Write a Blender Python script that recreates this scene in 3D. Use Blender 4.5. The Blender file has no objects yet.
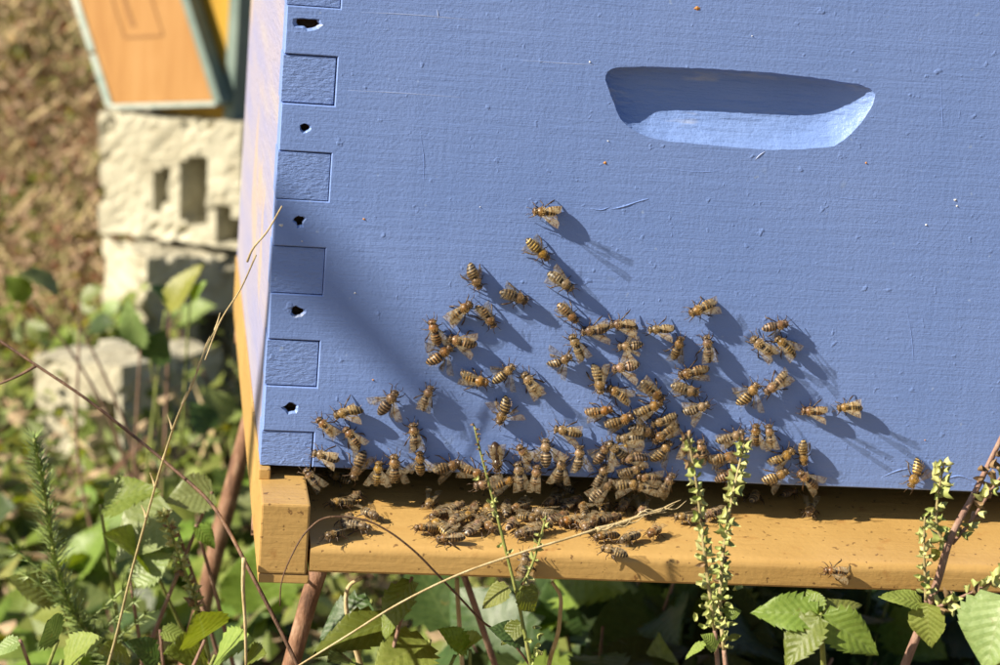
import bpy, bmesh, math, random
from mathutils import Vector, Matrix, geometry, noise
S = bpy.context.scene
COL = S.collection
MM = 0.001
rng = random.Random(11)
# ------------------------------------------------------------------ camera
PITCH, YAW, ROLL, FPX = .2100, .1550, .0800, 2172.884
CAMP = Vector((-39.808, -854.712, 244.218))          # millimetres; the blue box's lower left front corner is the origin
FW = Vector((math.sin(YAW)*math.cos(PITCH), math.cos(YAW)*math.cos(PITCH), -math.sin(PITCH)))
_r = FW.cross(Vector((0, 0, 1))).normalized(); _u = _r.cross(FW)
RT = _r*math.cos(ROLL) + _u*math.sin(ROLL)
UP = -_r*math.sin(ROLL) + _u*math.cos(ROLL)
cam = bpy.data.cameras.new('camera'); camo = bpy.data.objects.new('camera', cam); COL.objects.link(camo)
cam.sensor_width = 36; cam.lens = 36*FPX/1000
cam.clip_start = 0.02; cam.clip_end = 300
camo.matrix_world = Matrix((RT, UP, -FW)).transposed().to_4x4()
camo.location = CAMP*MM
cam.dof.use_dof = True; cam.dof.focus_distance = 0.885; cam.dof.aperture_fstop = 15
S.camera = camo
# ------------------------------------------------------------------ light
LDIR = Vector((1.5, .42, -1.0)).normalized()         # the way the sunlight travels
SUN_EL = math.asin(-LDIR.z); SUN_ROT = math.atan2(-LDIR.x, -LDIR.y)
w = bpy.data.worlds.new('World'); S.world = w; w.use_nodes = True
sky = w.node_tree.nodes.new('ShaderNodeTexSky'); sky.sky_type = 'NISHITA'; sky.sun_disc = False
sky.sun_elevation = SUN_EL; sky.sun_rotation = SUN_ROT % (2*math.pi)
bg = w.node_tree.nodes['Background']; bg.inputs[1].default_value = 0.05
w.node_tree.links.new(sky.outputs[0], bg.inputs[0])
sun = bpy.data.lights.new('sun', 'SUN'); sun.energy = 5.0; sun.angle = math.radians(.53); sun.color = (1, .90, .73)
suno = bpy.data.objects.new('sun', sun); COL.objects.link(suno)
suno.rotation_euler = LDIR.to_track_quat('-Z', 'Y').to_euler(); suno.location = -LDIR*5
S.view_settings.view_transform = 'Standard'; S.view_settings.look = 'None'
S.view_settings.exposure = 0.95; S.view_settings.gamma = 1
S.cycles.max_bounces = 8; S.cycles.transparent_max_bounces = 16
# ------------------------------------------------------------------ pixel <-> place helpers (photo pixels, millimetres)
def ray(x, y): return FW + RT*((x-500)/FPX) - UP*((y-332.5)/FPX)
def on_plane(x, y, p, n):
    d = ray(x, y); return CAMP + d*((p-CAMP).dot(n)/d.dot(n))
def atY(x, y, Y=0.): return on_plane(x, y, Vector((0, Y, 0)), Vector((0, 1, 0)))
def px_mm(p): return (p-CAMP).dot(FW)/FPX               # millimetres per pixel at p
def project(p):
    d = p-CAMP; z = d.dot(FW); return 500+FPX*d.dot(RT)/z, 332.5-FPX*d.dot(UP)/z
# ------------------------------------------------------------------ object helpers
def link(o, parent=None):
    COL.objects.link(o)
    if parent is not None: o.parent = parent
    return o
def tag(o, label=None, cat=None, group=None, kind=None):
    if label: o['label'] = label
    if cat: o['category'] = cat
    if group: o['group'] = group
    if kind: o['kind'] = kind
    return o
def empty(name, loc, label, cat, group=None):            # loc in mm
    o = bpy.data.objects.new(name, None); o.location = loc*MM; o.empty_display_size = .01
    link(o); return tag(o, label, cat, group)
class MB:                                                # collects geometry in mm, world coordinates
    def __init__(s): s.v = []; s.f = []; s.m = []; s.uv = []
    def add(s, vs, fs, mi=0, uv=None):
        b = len(s.v); s.v += [Vector(q) for q in vs]
        s.uv += uv if uv else [(0, 0)]*len(vs)
        for f in fs: s.f.append([i+b for i in f]); s.m.append(mi)
    def box(s, a, b, mi=0, ch=0.):
        x0, y0, z0 = a; x1, y1, z1 = b
        if ch <= 0:
            s.add([(x, y, z) for x in (x0, x1) for y in (y0, y1) for z in (z0, z1)],
                  [(0,1,3,2),(4,6,7,5),(0,4,5,1),(2,3,7,6),(0,2,6,4),(1,5,7,3)], mi); return
        bm = bmesh.new(); bmesh.ops.create_cube(bm, size=1)
        for v in bm.verts: v.co = Vector(((x0+x1)/2+v.co.x*(x1-x0), (y0+y1)/2+v.co.y*(y1-y0), (z0+z1)/2+v.co.z*(z1-z0)))
        bmesh.ops.bevel(bm, geom=bm.edges[:], offset=ch, segments=2, profile=.6, affect='EDGES')
        bm.verts.index_update()
        s.add([v.co.copy() for v in bm.verts], [[v.index for v in f.verts] for f in bm.faces], mi); bm.free()
    def tube(s, pts, rad, seg=6, mi=0, cap=True):
        pts = [Vector(p) for p in pts]; n = len(pts); vs = []; fs = []
        if not hasattr(rad, '__len__'): rad = [rad]*n
        ref = None
        for i, p in enumerate(pts):
            t = (pts[min(i+1, n-1)]-pts[max(i-1, 0)]).normalized()
            if ref is None: ref = t.orthogonal().normalized()
            ref = (ref - t*ref.dot(t)).normalized(); b = t.cross(ref)
            for k in range(seg):
                a = 2*math.pi*k/seg; vs.append(p+(ref*math.cos(a)+b*math.sin(a))*rad[i])
        for i in range(n-1):
            for k in range(seg):
                k2 = (k+1) % seg; fs.append((i*seg+k, i*seg+k2, (i+1)*seg+k2, (i+1)*seg+k))
        if cap: fs.append(tuple(range(seg))[::-1]); fs.append(tuple((n-1)*seg+k for k in range(seg)))
        s.add(vs, fs, mi)
    def mesh(s, name, mats, origin=Vector((0, 0, 0)), smooth=False):
        me = bpy.data.meshes.new(name)
        me.from_pydata([(v-origin)*MM for v in s.v], [], s.f)
        for m in mats: me.materials.append(m)
        me.polygons.foreach_set('material_index', s.m)
        if smooth: me.polygons.foreach_set('use_smooth', [True]*len(s.f))
        if any(q != (0, 0) for q in s.uv):
            ul = me.uv_layers.new(name='UVMap')
            for l in me.loops: ul.data[l.index].uv = s.uv[l.vertex_index]
        me.update(); return me
    def obj(s, name, mats, parent=None, origin=None, smooth=False):
        """one mesh object whose origin sits at origin (mm); a child of an unrotated thing keeps its world place"""
        if not isinstance(mats, (list, tuple)): mats = [mats]
        base = parent_world(parent) if parent is not None else Vector((0, 0, 0))
        og = origin if origin is not None else base
        o = bpy.data.objects.new(name, s.mesh(name, mats, og, smooth))
        link(o, parent); o.location = (og-base)*MM
        return o
def parent_world(p):
    q = Vector((0, 0, 0))
    while p is not None: q = q+p.location/MM; p = p.parent
    return q
def smooth_pts(pts, sub=6):
    """smooth curve through the points (Hermite, tangents scaled to each span so that uneven spacing cannot overshoot)"""
    P = [Vector(p) for p in pts]; n = len(P); out = []
    T = [(P[min(i+1, n-1)]-P[max(i-1, 0)]) for i in range(n)]
    for i in range(1, n-1):
        a, b = (P[i]-P[i-1]), (P[i+1]-P[i]); T[i] = a.normalized()*b.length+b.normalized()*a.length
    T = [t.normalized() for t in T]
    for i in range(n-1):
        L = (P[i+1]-P[i]).length; m0, m1 = T[i]*L, T[i+1]*L
        for k in range(sub):
            t = k/sub; t2, t3 = t*t, t*t*t
            out.append(P[i]*(2*t3-3*t2+1)+m0*(t3-2*t2+t)+P[i+1]*(3*t2-2*t3)+m1*(t3-t2))
    out.append(P[-1]); return out
# ------------------------------------------------------------------ materials
class Mat:
    def __init__(s, name):
        s.m = bpy.data.materials.new(name); s.m.use_nodes = True
        s.n = s.m.node_tree.nodes; s.l = s.m.node_tree.links; s.p = s.n['Principled BSDF']; s.out = s.n['Material Output']
        s.tc = s.n.new('ShaderNodeTexCoord')
    def node(s, t, **kw):
        q = s.n.new('ShaderNode'+t)
        for k, v in kw.items(): setattr(q, k, v)
        return q
    def put(s, a, b): s.l.new(a, b); return a
    def coord(s, which='Object', scale=(1, 1, 1), rot=(0, 0, 0)):
        m = s.node('Mapping'); m.inputs['Scale'].default_value = scale; m.inputs['Rotation'].default_value = rot
        s.put(s.tc.outputs[which], m.inputs['Vector']); return m.outputs[0]
    def noise(s, vec, scale, detail=3, rough=.55, dist=0.):
        q = s.node('TexNoise'); q.inputs['Scale'].default_value = scale; q.inputs['Detail'].default_value = detail
        q.inputs['Roughness'].default_value = rough; q.inputs['Distortion'].default_value = dist
        if vec is not None: s.put(vec, q.inputs['Vector'])
        return q.outputs[0]
    def ramp(s, fac, stops, interp='LINEAR'):
        q = s.node('ValToRGB'); q.color_ramp.interpolation = interp; e = q.color_ramp.elements
        while len(e) < len(stops): e.new(.5)
        for i, (p, c) in enumerate(stops):
            e[i].position = p; e[i].color = (*c, 1) if hasattr(c, '__len__') else (c, c, c, 1)
        s.put(fac, q.inputs[0]); return q.outputs[0]
    def mix(s, fac, a, b, mode='MIX'):
        q = s.node('Mix', data_type='RGBA', blend_type=mode)
        for v, i in ((fac, 0), (a, 6), (b, 7)):
            if hasattr(v, 'is_linked'): s.put(v, q.inputs[i])
            elif i == 0: q.inputs[0].default_value = v
            else: q.inputs[i].default_value = (*v, 1)
        return q.outputs[2]
    def math(s, op, a, b=0., clamp=False):
        q = s.node('Math', operation=op); q.use_clamp = clamp
        for v, i in ((a, 0), (b, 1)):
            if hasattr(v, 'is_linked'): s.put(v, q.inputs[i])
            else: q.inputs[i].default_value = v
        return q.outputs[0]
    def bump(s, h, dist, strength=1., prev=None):
        q = s.node('Bump'); q.inputs['Distance'].default_value = dist; q.inputs['Strength'].default_value = strength
        s.put(h, q.inputs['Height'])
        if prev is not None: s.put(prev, q.inputs['Normal'])
        return q.outputs[0]
    def fin(s, col=None, rough=None, normal=None, spec=None):
        if col is not None:
            if hasattr(col, 'is_linked'): s.put(col, s.p.inputs['Base Color'])
            else: s.p.inputs['Base Color'].default_value = (*col, 1)
        if rough is not None:
            if hasattr(rough, 'is_linked'): s.put(rough, s.p.inputs['Roughness'])
            else: s.p.inputs['Roughness'].default_value = rough
        if normal is not None: s.put(normal, s.p.inputs['Normal'])
        if spec is not None: s.p.inputs['Specular IOR Level'].default_value = spec
        return s.m
    def rnd(s): return s.node('ObjectInfo').outputs['Random']
def sep(m, vec):
    q = m.node('SeparateXYZ'); m.put(vec, q.inputs[0]); return q.outputs

def mat_blue(name, end_grain=False):
    m = Mat(name); c = m.tc.outputs['Object']
    a = m.noise(c, 14, 4); base = m.ramp(a, [(.28, (.176, .280, .615)), (.72, (.206, .312, .655))])
    spk = m.noise(c, 260, 2, .5); base = m.mix(m.ramp(spk, [(.71, 0.), (.76, .5)]), base, (.37, .48, .70))
    d2 = m.noise(m.coord('Object', (30, 30, 700)), 1, 3); base = m.mix(m.ramp(d2, [(.62, 0.), (.8, .25)]), base, (.27, .40, .70))
    pale = m.noise(c, 42, 3); base = m.mix(m.ramp(pale, [(.70, 0.), (.76, .5)]), base, (.29, .38, .55))
    strokes = m.noise(m.coord('Object', (70, 70, 1500)), 1, 4, .6); broad = m.noise(m.coord('Object', (25, 25, 330)), 1, 3, .5)
    peel = m.noise(c, 640, 3, .6); lump = m.noise(c, 190, 2)
    laps = m.noise(m.coord('Object', (160, 160, 9)), 1, 3, .5)
    n = m.bump(strokes, .0005, .26); n = m.bump(broad, .0009, .22, n); n = m.bump(laps, .0007, .16, n)
    n = m.bump(peel, .00045, .38, n)
    n = m.bump(m.ramp(lump, [(.66, 0.), (.76, 1.)]), .0005, .4, n)
    if end_grain:
        g = m.noise(m.coord('Object', (300, 300, 900), (0, math.radians(55), 0)), 1, 4, .65)
        n = m.bump(g, .0011, .6, n)
    return m.fin(base, m.ramp(a, [(.3, .42), (.7, .55)]), n, .4)
M_BLUE = mat_blue('blue_paint'); M_FINGER = mat_blue('blue_paint_end_grain', True)
def mat_scoop():
    m = Mat('pale_blue_paint'); c = m.tc.outputs['Object']
    a = m.noise(c, 30, 4); col = m.ramp(a, [(.3, (.185, .295, .63)), (.7, (.215, .33, .67))])
    w_ = m.noise(m.coord('Object', (28, 60, 140)), 1, 3); col = m.mix(m.ramp(w_, [(.60, 0.), (.70, .7)]), col, (.42, .47, .62))
    n = m.bump(m.noise(m.coord('Object', (60, 300, 500)), 1, 4), .0011, .7)
    n = m.bump(m.noise(c, 420, 3, .7), .0005, .7, n)
    return m.fin(col, .45, n, .4)
M_SCOOP = mat_scoop()
def mat_side():
    m = Mat('weathered_lilac_paint'); c = m.tc.outputs['Object']
    s_ = m.noise(m.coord('Object', (300, 4, 60)), 1, 4)
    col = m.ramp(s_, [(.34, (.28, .29, .47)), (.55, (.335, .32, .43)), (.68, (.37, .35, .41))])
    s2 = m.noise(m.coord('Object', (100, 7, 9)), 1, 3, .6, .4); col = m.mix(m.ramp(s2, [(.60, 0.), (.66, .55)]), col, (.50, .38, .22))
    n = m.bump(m.noise(m.coord('Object', (300, 40, 400)), 1, 4), .0008, .8)
    return m.fin(col, .5, n)
M_SIDE = mat_side()
def mat_ochre(name='ochre_paint'):
    m = Mat(name); c = m.tc.outputs['Object']
    a = m.noise(c, 18, 5, .6); col = m.ramp(a, [(.3, (.44, .265, .085)), (.7, (.53, .335, .115))])
    st = m.noise(m.coord('Object', (9, 60, 60)), 1, 4, .65); col = m.mix(m.ramp(st, [(.55, 0.), (.75, .4)]), col, (.36, .19, .05))
    sp = m.noise(c, 330, 2, .5); col = m.mix(m.ramp(sp, [(.665, 0.), (.70, .8)]), col, (.14, .07, .025))
    s2 = m.noise(c, 95, 3, .6); col = m.mix(m.ramp(s2, [(.62, 0.), (.74, .5)]), col, (.34, .15, .04))
    n = m.bump(m.noise(m.coord('Object', (25, 300, 300)), 1, 4, .6), .0005, .6)
    n = m.bump(m.noise(c, 400, 3), .0003, .5, n)
    return m.fin(col, m.ramp(a, [(.3, .3), (.7, .45)]), n, .5)
M_OCHRE = mat_ochre()
M_DARKWOOD = Mat('bare_dark_wood')
_c = M_DARKWOOD.noise(M_DARKWOOD.tc.outputs['Object'], 300, 4)
M_DARKWOOD = M_DARKWOOD.fin(M_DARKWOOD.ramp(_c, [(.3, (.03, .018, .01)), (.7, (.16, .085, .04))]), .8)
def mat_wood(name, c0, c1, c2, sc=(60, 8, 60), dark=.5):
    m = Mat(name); a = m.noise(m.coord('Object', sc), 1, 5, .6, .5)
    col = m.ramp(a, [(.28, c0), (.5, c1), (.72, c2)])
    return m.fin(col, .6, m.bump(a, .001, .6))
def mat_bark(name, c0, c1, c2, sc=90):
    m = Mat(name); c = m.tc.outputs['Object']; a = m.noise(m.coord('Object', (sc, sc, sc*.4)), 1, 5, .7)
    col = m.ramp(a, [(.32, c0), (.5, c1), (.68, c2)])
    return m.fin(col, .7, m.bump(a, .0015, .8))
M_POLE = mat_bark('rusty_bark', (.085, .04, .022), (.22, .11, .06), (.36, .23, .15), 160)
M_TWIG = mat_bark('brown_twig', (.045, .022, .012), (.11, .055, .03), (.19, .11, .06), 200)
M_REDSTEM = mat_bark('reddish_stem', (.16, .085, .06), (.26, .15, .11), (.36, .25, .18), 200)
M_STRAW = mat_bark('straw', (.34, .25, .11), (.49, .38, .20), (.60, .50, .31), 120)
M_TANSTEM = mat_bark('tan_stem', (.22, .18, .07), (.34, .28, .13), (.44, .38, .20), 200)
M_GREENSTEM = mat_bark('green_stem', (.14, .17, .035), (.22, .25, .06), (.30, .31, .10), 150)
def mat_concrete():
    m = Mat('weathered_concrete'); c = m.tc.outputs['Object']
    a = m.noise(c, 14, 6, .65); col = m.ramp(a, [(.28, (.20, .17, .11)), (.42, (.40, .37, .275)), (.60, (.52, .495, .385))])
    d = m.noise(c, 60, 4, .7); col = m.mix(m.ramp(d, [(.60, 0.), (.74, .6)]), col, (.13, .10, .055))
    n = m.bump(m.noise(c, 70, 6, .75), .005, .6); n = m.bump(m.noise(c, 260, 3), .003, .6, n)
    return m.fin(col, .95, n, .2)
M_CONC = mat_concrete()
M_TEAL = Mat('teal_paint'); M_TEAL = M_TEAL.fin(M_TEAL.ramp(M_TEAL.noise(M_TEAL.tc.outputs['Object'], 25, 4), [(.3, (.10, .15, .135)), (.7, (.19, .25, .22))]), .6)
M_TEALPALE = Mat('worn_teal_paint'); M_TEALPALE = M_TEALPALE.fin(M_TEALPALE.ramp(M_TEALPALE.noise(M_TEALPALE.tc.outputs['Object'], 40, 4), [(.35, (.24, .33, .30)), (.65, (.48, .52, .46))]), .6)
M_YELLOW = Mat('mustard_paint'); M_YELLOW = M_YELLOW.fin(M_YELLOW.ramp(M_YELLOW.noise(M_YELLOW.coord('Object', (20, 20, 5)), 1, 5), [(.3, (.36, .19, .008)), (.7, (.50, .30, .02))]), .55)
M_PINE = mat_wood('varnished_pine', (.30, .135, .030), (.365, .18, .048), (.41, .22, .072), (55, 20, 7))
M_PINEDARK = mat_wood('stained_pine', (.21, .09, .024), (.26, .12, .034), (.30, .15, .045), (55, 20, 7))
def mat_leaf(name, c0, c1, vein, trans=.35, gloss=.45):
    m = Mat(name); uv = sep(m, m.tc.outputs['UV'])       # u along the midrib 0..1, v across -1..1 stored as 0..1
    r = m.rnd(); u = uv[0]; v = m.math('ABSOLUTE', m.math('SUBTRACT', m.math('MULTIPLY', uv[1], 2.), 1.))
    t = m.math('FRACT', m.math('MULTIPLY', m.math('SUBTRACT', u, m.math('MULTIPLY', v, .22)), 8.))
    side = m.math('ABSOLUTE', m.math('SUBTRACT', t, .5))
    veins = m.math('MAXIMUM', m.ramp(side, [(.40, 0.), (.5, .6)]), m.ramp(v, [(.0, 1.), (.07, 0.)]))
    nz = m.noise(m.tc.outputs['Object'], 120, 4, .6)
    col = m.ramp(nz, [(.3, c0), (.7, c1)])
    hs = m.node('HueSaturation'); m.put(col, hs.inputs['Color'])
    m.put(m.math('ADD', m.math('MULTIPLY', r, .045), .478), hs.inputs['Hue'])
    m.put(m.math('ADD', m.math('MULTIPLY', r, .7), .68), hs.inputs['Value'])
    col = m.mix(m.math('MULTIPLY', veins, .38), hs.outputs[0], vein)
    bl = m.noise(m.tc.outputs['Object'], 45, 3); col = m.mix(m.ramp(bl, [(.68, 0.), (.75, .6)]), col, (.20, .16, .04))
    n = m.bump(m.math('ADD', m.math('MULTIPLY', side, -1.), m.math('MULTIPLY', nz, .6)),  .0006, .6)
    m.fin(col, gloss, n, .45)
    tr = m.node('BsdfTranslucent'); hs2 = m.node('HueSaturation'); m.put(col, hs2.inputs['Color'])
    hs2.inputs['Value'].default_value = 1.6; hs2.inputs['Saturation'].default_value = 1.15; hs2.inputs['Hue'].default_value = .485
    m.put(hs2.outputs[0], tr.inputs['Color']); m.put(n, tr.inputs['Normal'])
    mx = m.node('MixShader'); mx.inputs[0].default_value = trans
    m.put(m.p.outputs[0], mx.inputs[1]); m.put(tr.outputs[0], mx.inputs[2]); m.put(mx.outputs[0], m.out.inputs[0])
    return m.m
M_LEAF = mat_leaf('bramble_leaf', (.125, .185, .026), (.195, .265, .045), (.22, .29, .09))
M_LEAFPALE = mat_leaf('pale_leaf', (.16, .215, .065), (.24, .30, .105), (.31, .36, .16), .3)
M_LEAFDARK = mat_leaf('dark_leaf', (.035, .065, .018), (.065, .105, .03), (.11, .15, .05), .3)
M_LEAFMINT = mat_leaf('mint_leaf', (.16, .205, .034), (.245, .29, .062), (.28, .31, .10), .3, .6)
M_DRYLEAF = mat_leaf('dry_leaf', (.38, .27, .145), (.58, .46, .285), (.52, .40, .24), .25, .7)
M_RUSTLEAF = mat_leaf('rust_leaf', (.20, .085, .035), (.36, .17, .075), (.42, .24, .12), .3, .7)
M_LEAFYEL = mat_leaf('yellow_green_leaf', (.21, .23, .03), (.30, .31, .05), (.36, .36, .10), .4)
M_BUD = Mat('pale_calyx'); M_BUD = M_BUD.fin(M_BUD.mix(M_BUD.ramp(M_BUD.rnd(), [(0, 0.), (1, 1.)]), (.27, .32, .085), (.48, .48, .20)), .6)
M_BUDBROWN = Mat('brown_calyx'); M_BUDBROWN = M_BUDBROWN.fin(M_BUDBROWN.mix(M_BUDBROWN.rnd(), (.14, .085, .04), (.30, .20, .10)), .7)
M_NEEDLE = Mat('needle_green'); M_NEEDLE = M_NEEDLE.fin(M_NEEDLE.ramp(M_NEEDLE.noise(M_NEEDLE.tc.outputs['Object'], 90, 2), [(.3, (.15, .22, .055)), (.7, (.28, .36, .11))]), .5)
# ------------------------------------------------------------------ ground
def ground_z(x, y):
    z = -470 + .27*max(0., y-2000)*min(1., max(0., (y-2000)/900)) - max(0., y-9000)*.2
    if y < 9000: z += 22*noise.noise(Vector((x*.003, y*.003, 1)))+8*noise.noise(Vector((x*.013, y*.013, 4)))
    return z
def make_ground():
    mb = MB(); xs = [-60000, -20000, -8000]+[-4000+i*130 for i in range(62)]+[8000, 20000, 60000]
    ys = [-60000, -20000, -6000, -3000]+[-1500+i*130 for i in range(80)]+[10500, 14000, 25000, 60000]
    n = len(xs)
    mb.add([(x, y, ground_z(x, y)) for y in ys for x in xs],
           [(j*n+i, j*n+i+1, (j+1)*n+i+1, (j+1)*n+i) for j in range(len(ys)-1) for i in range(n-1)])
    m = Mat('litter_soil'); c = m.tc.outputs['Object']
    a = m.noise(c, 22, 6, .7); col = m.ramp(a, [(.3, (.07, .047, .026)), (.5, (.20, .14, .08)), (.68, (.36, .26, .15))])
    g = m.noise(c, 5, 4); col = m.mix(m.ramp(g, [(.55, 0.), (.7, .5)]), col, (.07, .09, .025))
    o = mb.obj('ground', m.fin(col, .95, m.bump(a, .03, .8)), smooth=True); tag(o, 'brown litter covered soil sloping up behind the hives', kind='structure')
make_ground()
# ------------------------------------------------------------------ the blue hive box
PER, FH, Z1, FX, BW, BD, BH = 38.1, 19.05, 14.5, 20.7, 372., 466., 244.
O0 = Vector((0, 0, 0))
hive = empty('hive_box', O0, 'periwinkle blue wooden hive box with carved handhold and bees crawling up its front', 'beehive')
fing = [(max(0., Z1+PER*k-FH), min(BH, Z1+PER*k)) for k in range(7)]
fing = [(a, BH if b > BH-3 else b) for a, b in fing if b-a > 3]
def offset_poly(P, d):
    """inward mitred offset of a ccw polygon of 2D points"""
    n = len(P); out = []
    for i in range(n):
        a, b, c = Vector(P[i-1]), Vector(P[i]), Vector(P[(i+1) % n])
        e1 = (b-a).normalized(); e2 = (c-b).normalized()
        n1 = Vector((-e1.y, e1.x)); n2 = Vector((-e2.y, e2.x)); m = (n1+n2)
        if m.length < 1e-6: m = n1
        m.normalize(); out.append(tuple(b+m*(d/max(.35, m.dot(n1)))))
    return out
# outline of the handhold, read off the photograph and laid on the board
_top = [(605.3, 80), (605.3, 76), (608.6, 70), (617, 67.2), (650, 66.5), (710, 68.6), (770, 72.5), (815, 77.6), (860.5, 84.5), (869.5, 88), (875.5, 94)]
_bot = [(605.3, 80), (612.5, 100), (620, 119), (629, 127.5), (644, 135.8), (665, 141), (710, 145), (740, 147.8), (770, 150), (800, 149.2), (833.5, 146.7), (845.5, 139), (860.5, 124), (872.5, 106), (875.5, 94)]
def wallpts(L): return [(q.x, q.z) for q in (atY(*p) for p in L)]
TOPC, BOTC = wallpts(_top), wallpts(_bot)
def resample(C, n):
    d = [0]
    for a, b in zip(C, C[1:]): d.append(d[-1]+math.hypot(b[0]-a[0], b[1]-a[1]))
    out = []
    for k in range(n+1):
        t = d[-1]*k/n; i = 0
        while i < len(d)-2 and d[i+1] < t: i += 1
        f = (t-d[i])/max(1e-9, d[i+1]-d[i]); f = min(1, max(0, f))
        out.append((C[i][0]+(C[i+1][0]-C[i][0])*f, C[i][1]+(C[i+1][1]-C[i][1])*f))
    return out
NH = 64
HT, HB = resample(TOPC, NH), resample(BOTC, NH)
for _L, _s in ((HT, 1.), (HB, 2.)):
    for _i in range(1, NH): _L[_i] = (_L[_i][0]+.12*noise.noise(Vector((_i*.9, _s, 0))), _L[_i][1]+.30*noise.noise(Vector((_i*.55, _s, 5))))
hand_loop = [tuple(p) for p in HT] + [tuple(p) for p in HB[-2:0:-1]]
holes_px = [((305, 128), 5.6, 5.0, .18, 0), ((299.5, 221.5), 6.2, 6.4, .30, 1), ((297.5, 312), 7.4, 6.3, .22, 2), ((290.5, 408), 8.6, 6.0, .25, 3), ((311, 24), 15., 7.6, .38, 4)]
hole_loops = []
for (c, rx, rz, irr, sd) in holes_px:
    q = atY(*c); rr = random.Random(sd); L = []
    for k in range(14):
        a = 2*math.pi*k/14; f = 1+rr.uniform(-irr, irr)
        L.append((q.x+math.cos(a)*rx/2.5*f, q.z+math.sin(a)*rz/2.5*f))
    hole_loops.append(L)
def ring_faces(mb, A, ya, B, yb, flip=False, mi=0):
    n = len(A)
    vs = [(p[0], ya, p[1]) for p in A]+[(p[0], yb, p[1]) for p in B]
    fs = [(i, (i+1) % n, n+(i+1) % n, n+i) for i in range(n)]
    mb.add(vs, [f[::-1] for f in fs] if flip else fs, mi)
def make_front():
    out = [(BW, 0), (BW, BH)]
    G = .16
    P = [(0, 0)] if fing[0][0] > 0 else []
    P = []
    for (a, b) in fing:                                  # notched left edge, bottom to top
        lo = a-G if a > 0 else None
        if lo is None: P += [(FX+G, 0), (FX+G, b+G), (0, b+G)]
        else:
            P += [(0, lo), (FX+G, lo)]
            P += [(FX+G, b+G), (0, b+G)] if b < BH else [(FX+G, BH)]
    if fing[-1][1] < BH: P += [(0, BH)]
    P += [(BW, BH), (BW, 0)]
    P = P[::-1]                                          # ccw seen from the front
    area = sum(P[i-1][0]*P[i][1]-P[i][0]*P[i-1][1] for i in range(len(P)))
    if area < 0: P = P[::-1]
    ins = offset_poly(P, .42)
    mb = MB()
    loops = [[Vector((p[0], p[1], 0)) for p in L] for L in ([ins]+[hand_loop]+hole_loops)]
    tri = geometry.tessellate_polygon(loops)
    flat = [p for L in loops for p in L]
    vs = [(p.x, 0, p.y) for p in flat]; fs = []
    for t in tri:
        a, b, c = (flat[i] for i in t)
        s_ = (b-a).cross(c-a).z
        fs.append(tuple(t) if s_ > 0 else tuple(t)[::-1])
    mb.add(vs, fs)
    ring_faces(mb, P, .42, ins, 0)                        # rounded rim
    ring_faces(mb, P, FX, P, .42)
    mb.add([(p[0], FX, p[1]) for p in P], [list(range(len(P)))[::-1]])
    return mb.obj('front_panel', M_BLUE, hive)
front = make_front()
def make_scoop():
    mb = MB(); nr = 22; vs = []; fs = []
    rr = random.Random(3)
    for i in range(NH+1):
        u = i/NH; t, b = HT[i], HB[i]
        le = min(1., u/.10); re_ = min(1., (1-u)/.30)
        le = math.sin(le*math.pi/2)**.6; re_ = math.sin(re_*math.pi/2)**1.1
        for j in range(nr+1):
            s_ = j/nr; ss = s_**1.1
            d = 8.9*(1-ss**3.1)*min(1., (ss/.045)**.55)*le*re_
            if 0 < j < nr and 0 < i < NH: d += .28*noise.noise(Vector((u*38, s_*10, 0)))*min(1, d/2)+.35*max(0, u-.6)*noise.noise(Vector((u*90, s_*26, 3)))
            if 0 < j < nr: d += .10*math.sin(ss*46+3*u)*min(1, d/3)*(1-max(0, u-.6)*2)
            if j in (0, nr) or i in (0, NH): d = 0
            vs.append((t[0]+(b[0]-t[0])*ss, max(0, d), t[1]+(b[1]-t[1])*ss))
    for i in range(NH):
        for j in range(nr):
            a = i*(nr+1)+j; fs.append((a, a+nr+1, a+nr+2, a+1)[::-1])
    mb.add(vs, fs)
    o = mb.obj('handhold', M_SCOOP, front, smooth=True)
    return o
make_scoop()
for L in hole_loops:
    mb = MB(); c = (sum(p[0] for p in L)/len(L), sum(p[1] for p in L)/len(L))
    A = L[::-1]; B = [(c[0]+(p[0]-c[0])*.86, c[1]+(p[1]-c[1])*.86) for p in A]
    C_ = [(c[0]+(p[0]-c[0])*.74-.15, c[1]+(p[1]-c[1])*.70+.25) for p in A]; ring_faces(mb, A, 0, C_, 1.0, False, 0); B = [(c[0]+(p[0]-c[0])*.6, c[1]+(p[1]-c[1])*.6) for p in A]; ring_faces(mb, C_, 1.0, B, 6.5, False, 1)
    mb.add([(p[0], 6.5, p[1]) for p in B], [list(range(len(B)))[::-1]], 1)
    mb.obj('nail_hole', [M_SCOOP, M_DARKWOOD], front)
rr = random.Random(8)
for k, (a, b) in enumerate(fing):
    mb = MB(); dep = [.42, .45, .9, .3, .7, .5, .5][k % 7]
    mb.box((-.25, dep, a+rr.uniform(.02, .35)), (FX-rr.uniform(.02, .4), FX+3, b-rr.uniform(.05, .4)), 0, .22)
    for v in mb.v: v.y += (v.x-10)*rr.uniform(0, .0)+(v.z-(a+b)/2)*[.012, -.01, .02, .004, -.015, .01, 0][k % 7]+(v.x-10)*[-.01, .012, .0, .014, -.008, .01, 0][k % 7]
    o = mb.obj('finger_joint', M_FINGER, hive)
mb = MB(); mb.box((0, FX+.4, 0), (FX, BD, BH), 0, .6); side = mb.obj('side_panel', M_SIDE, hive)
mb = MB(); mb.box((BW-FX, FX+.4, 0), (BW, BD, BH), 0, .6); mb.obj('side_panel', M_BLUE, hive)
mb = MB(); mb.box((FX+.3, BD-FX, 0), (BW-FX-.3, BD-.5, BH-.5)); mb.obj('back_panel', M_BLUE, hive)
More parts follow.
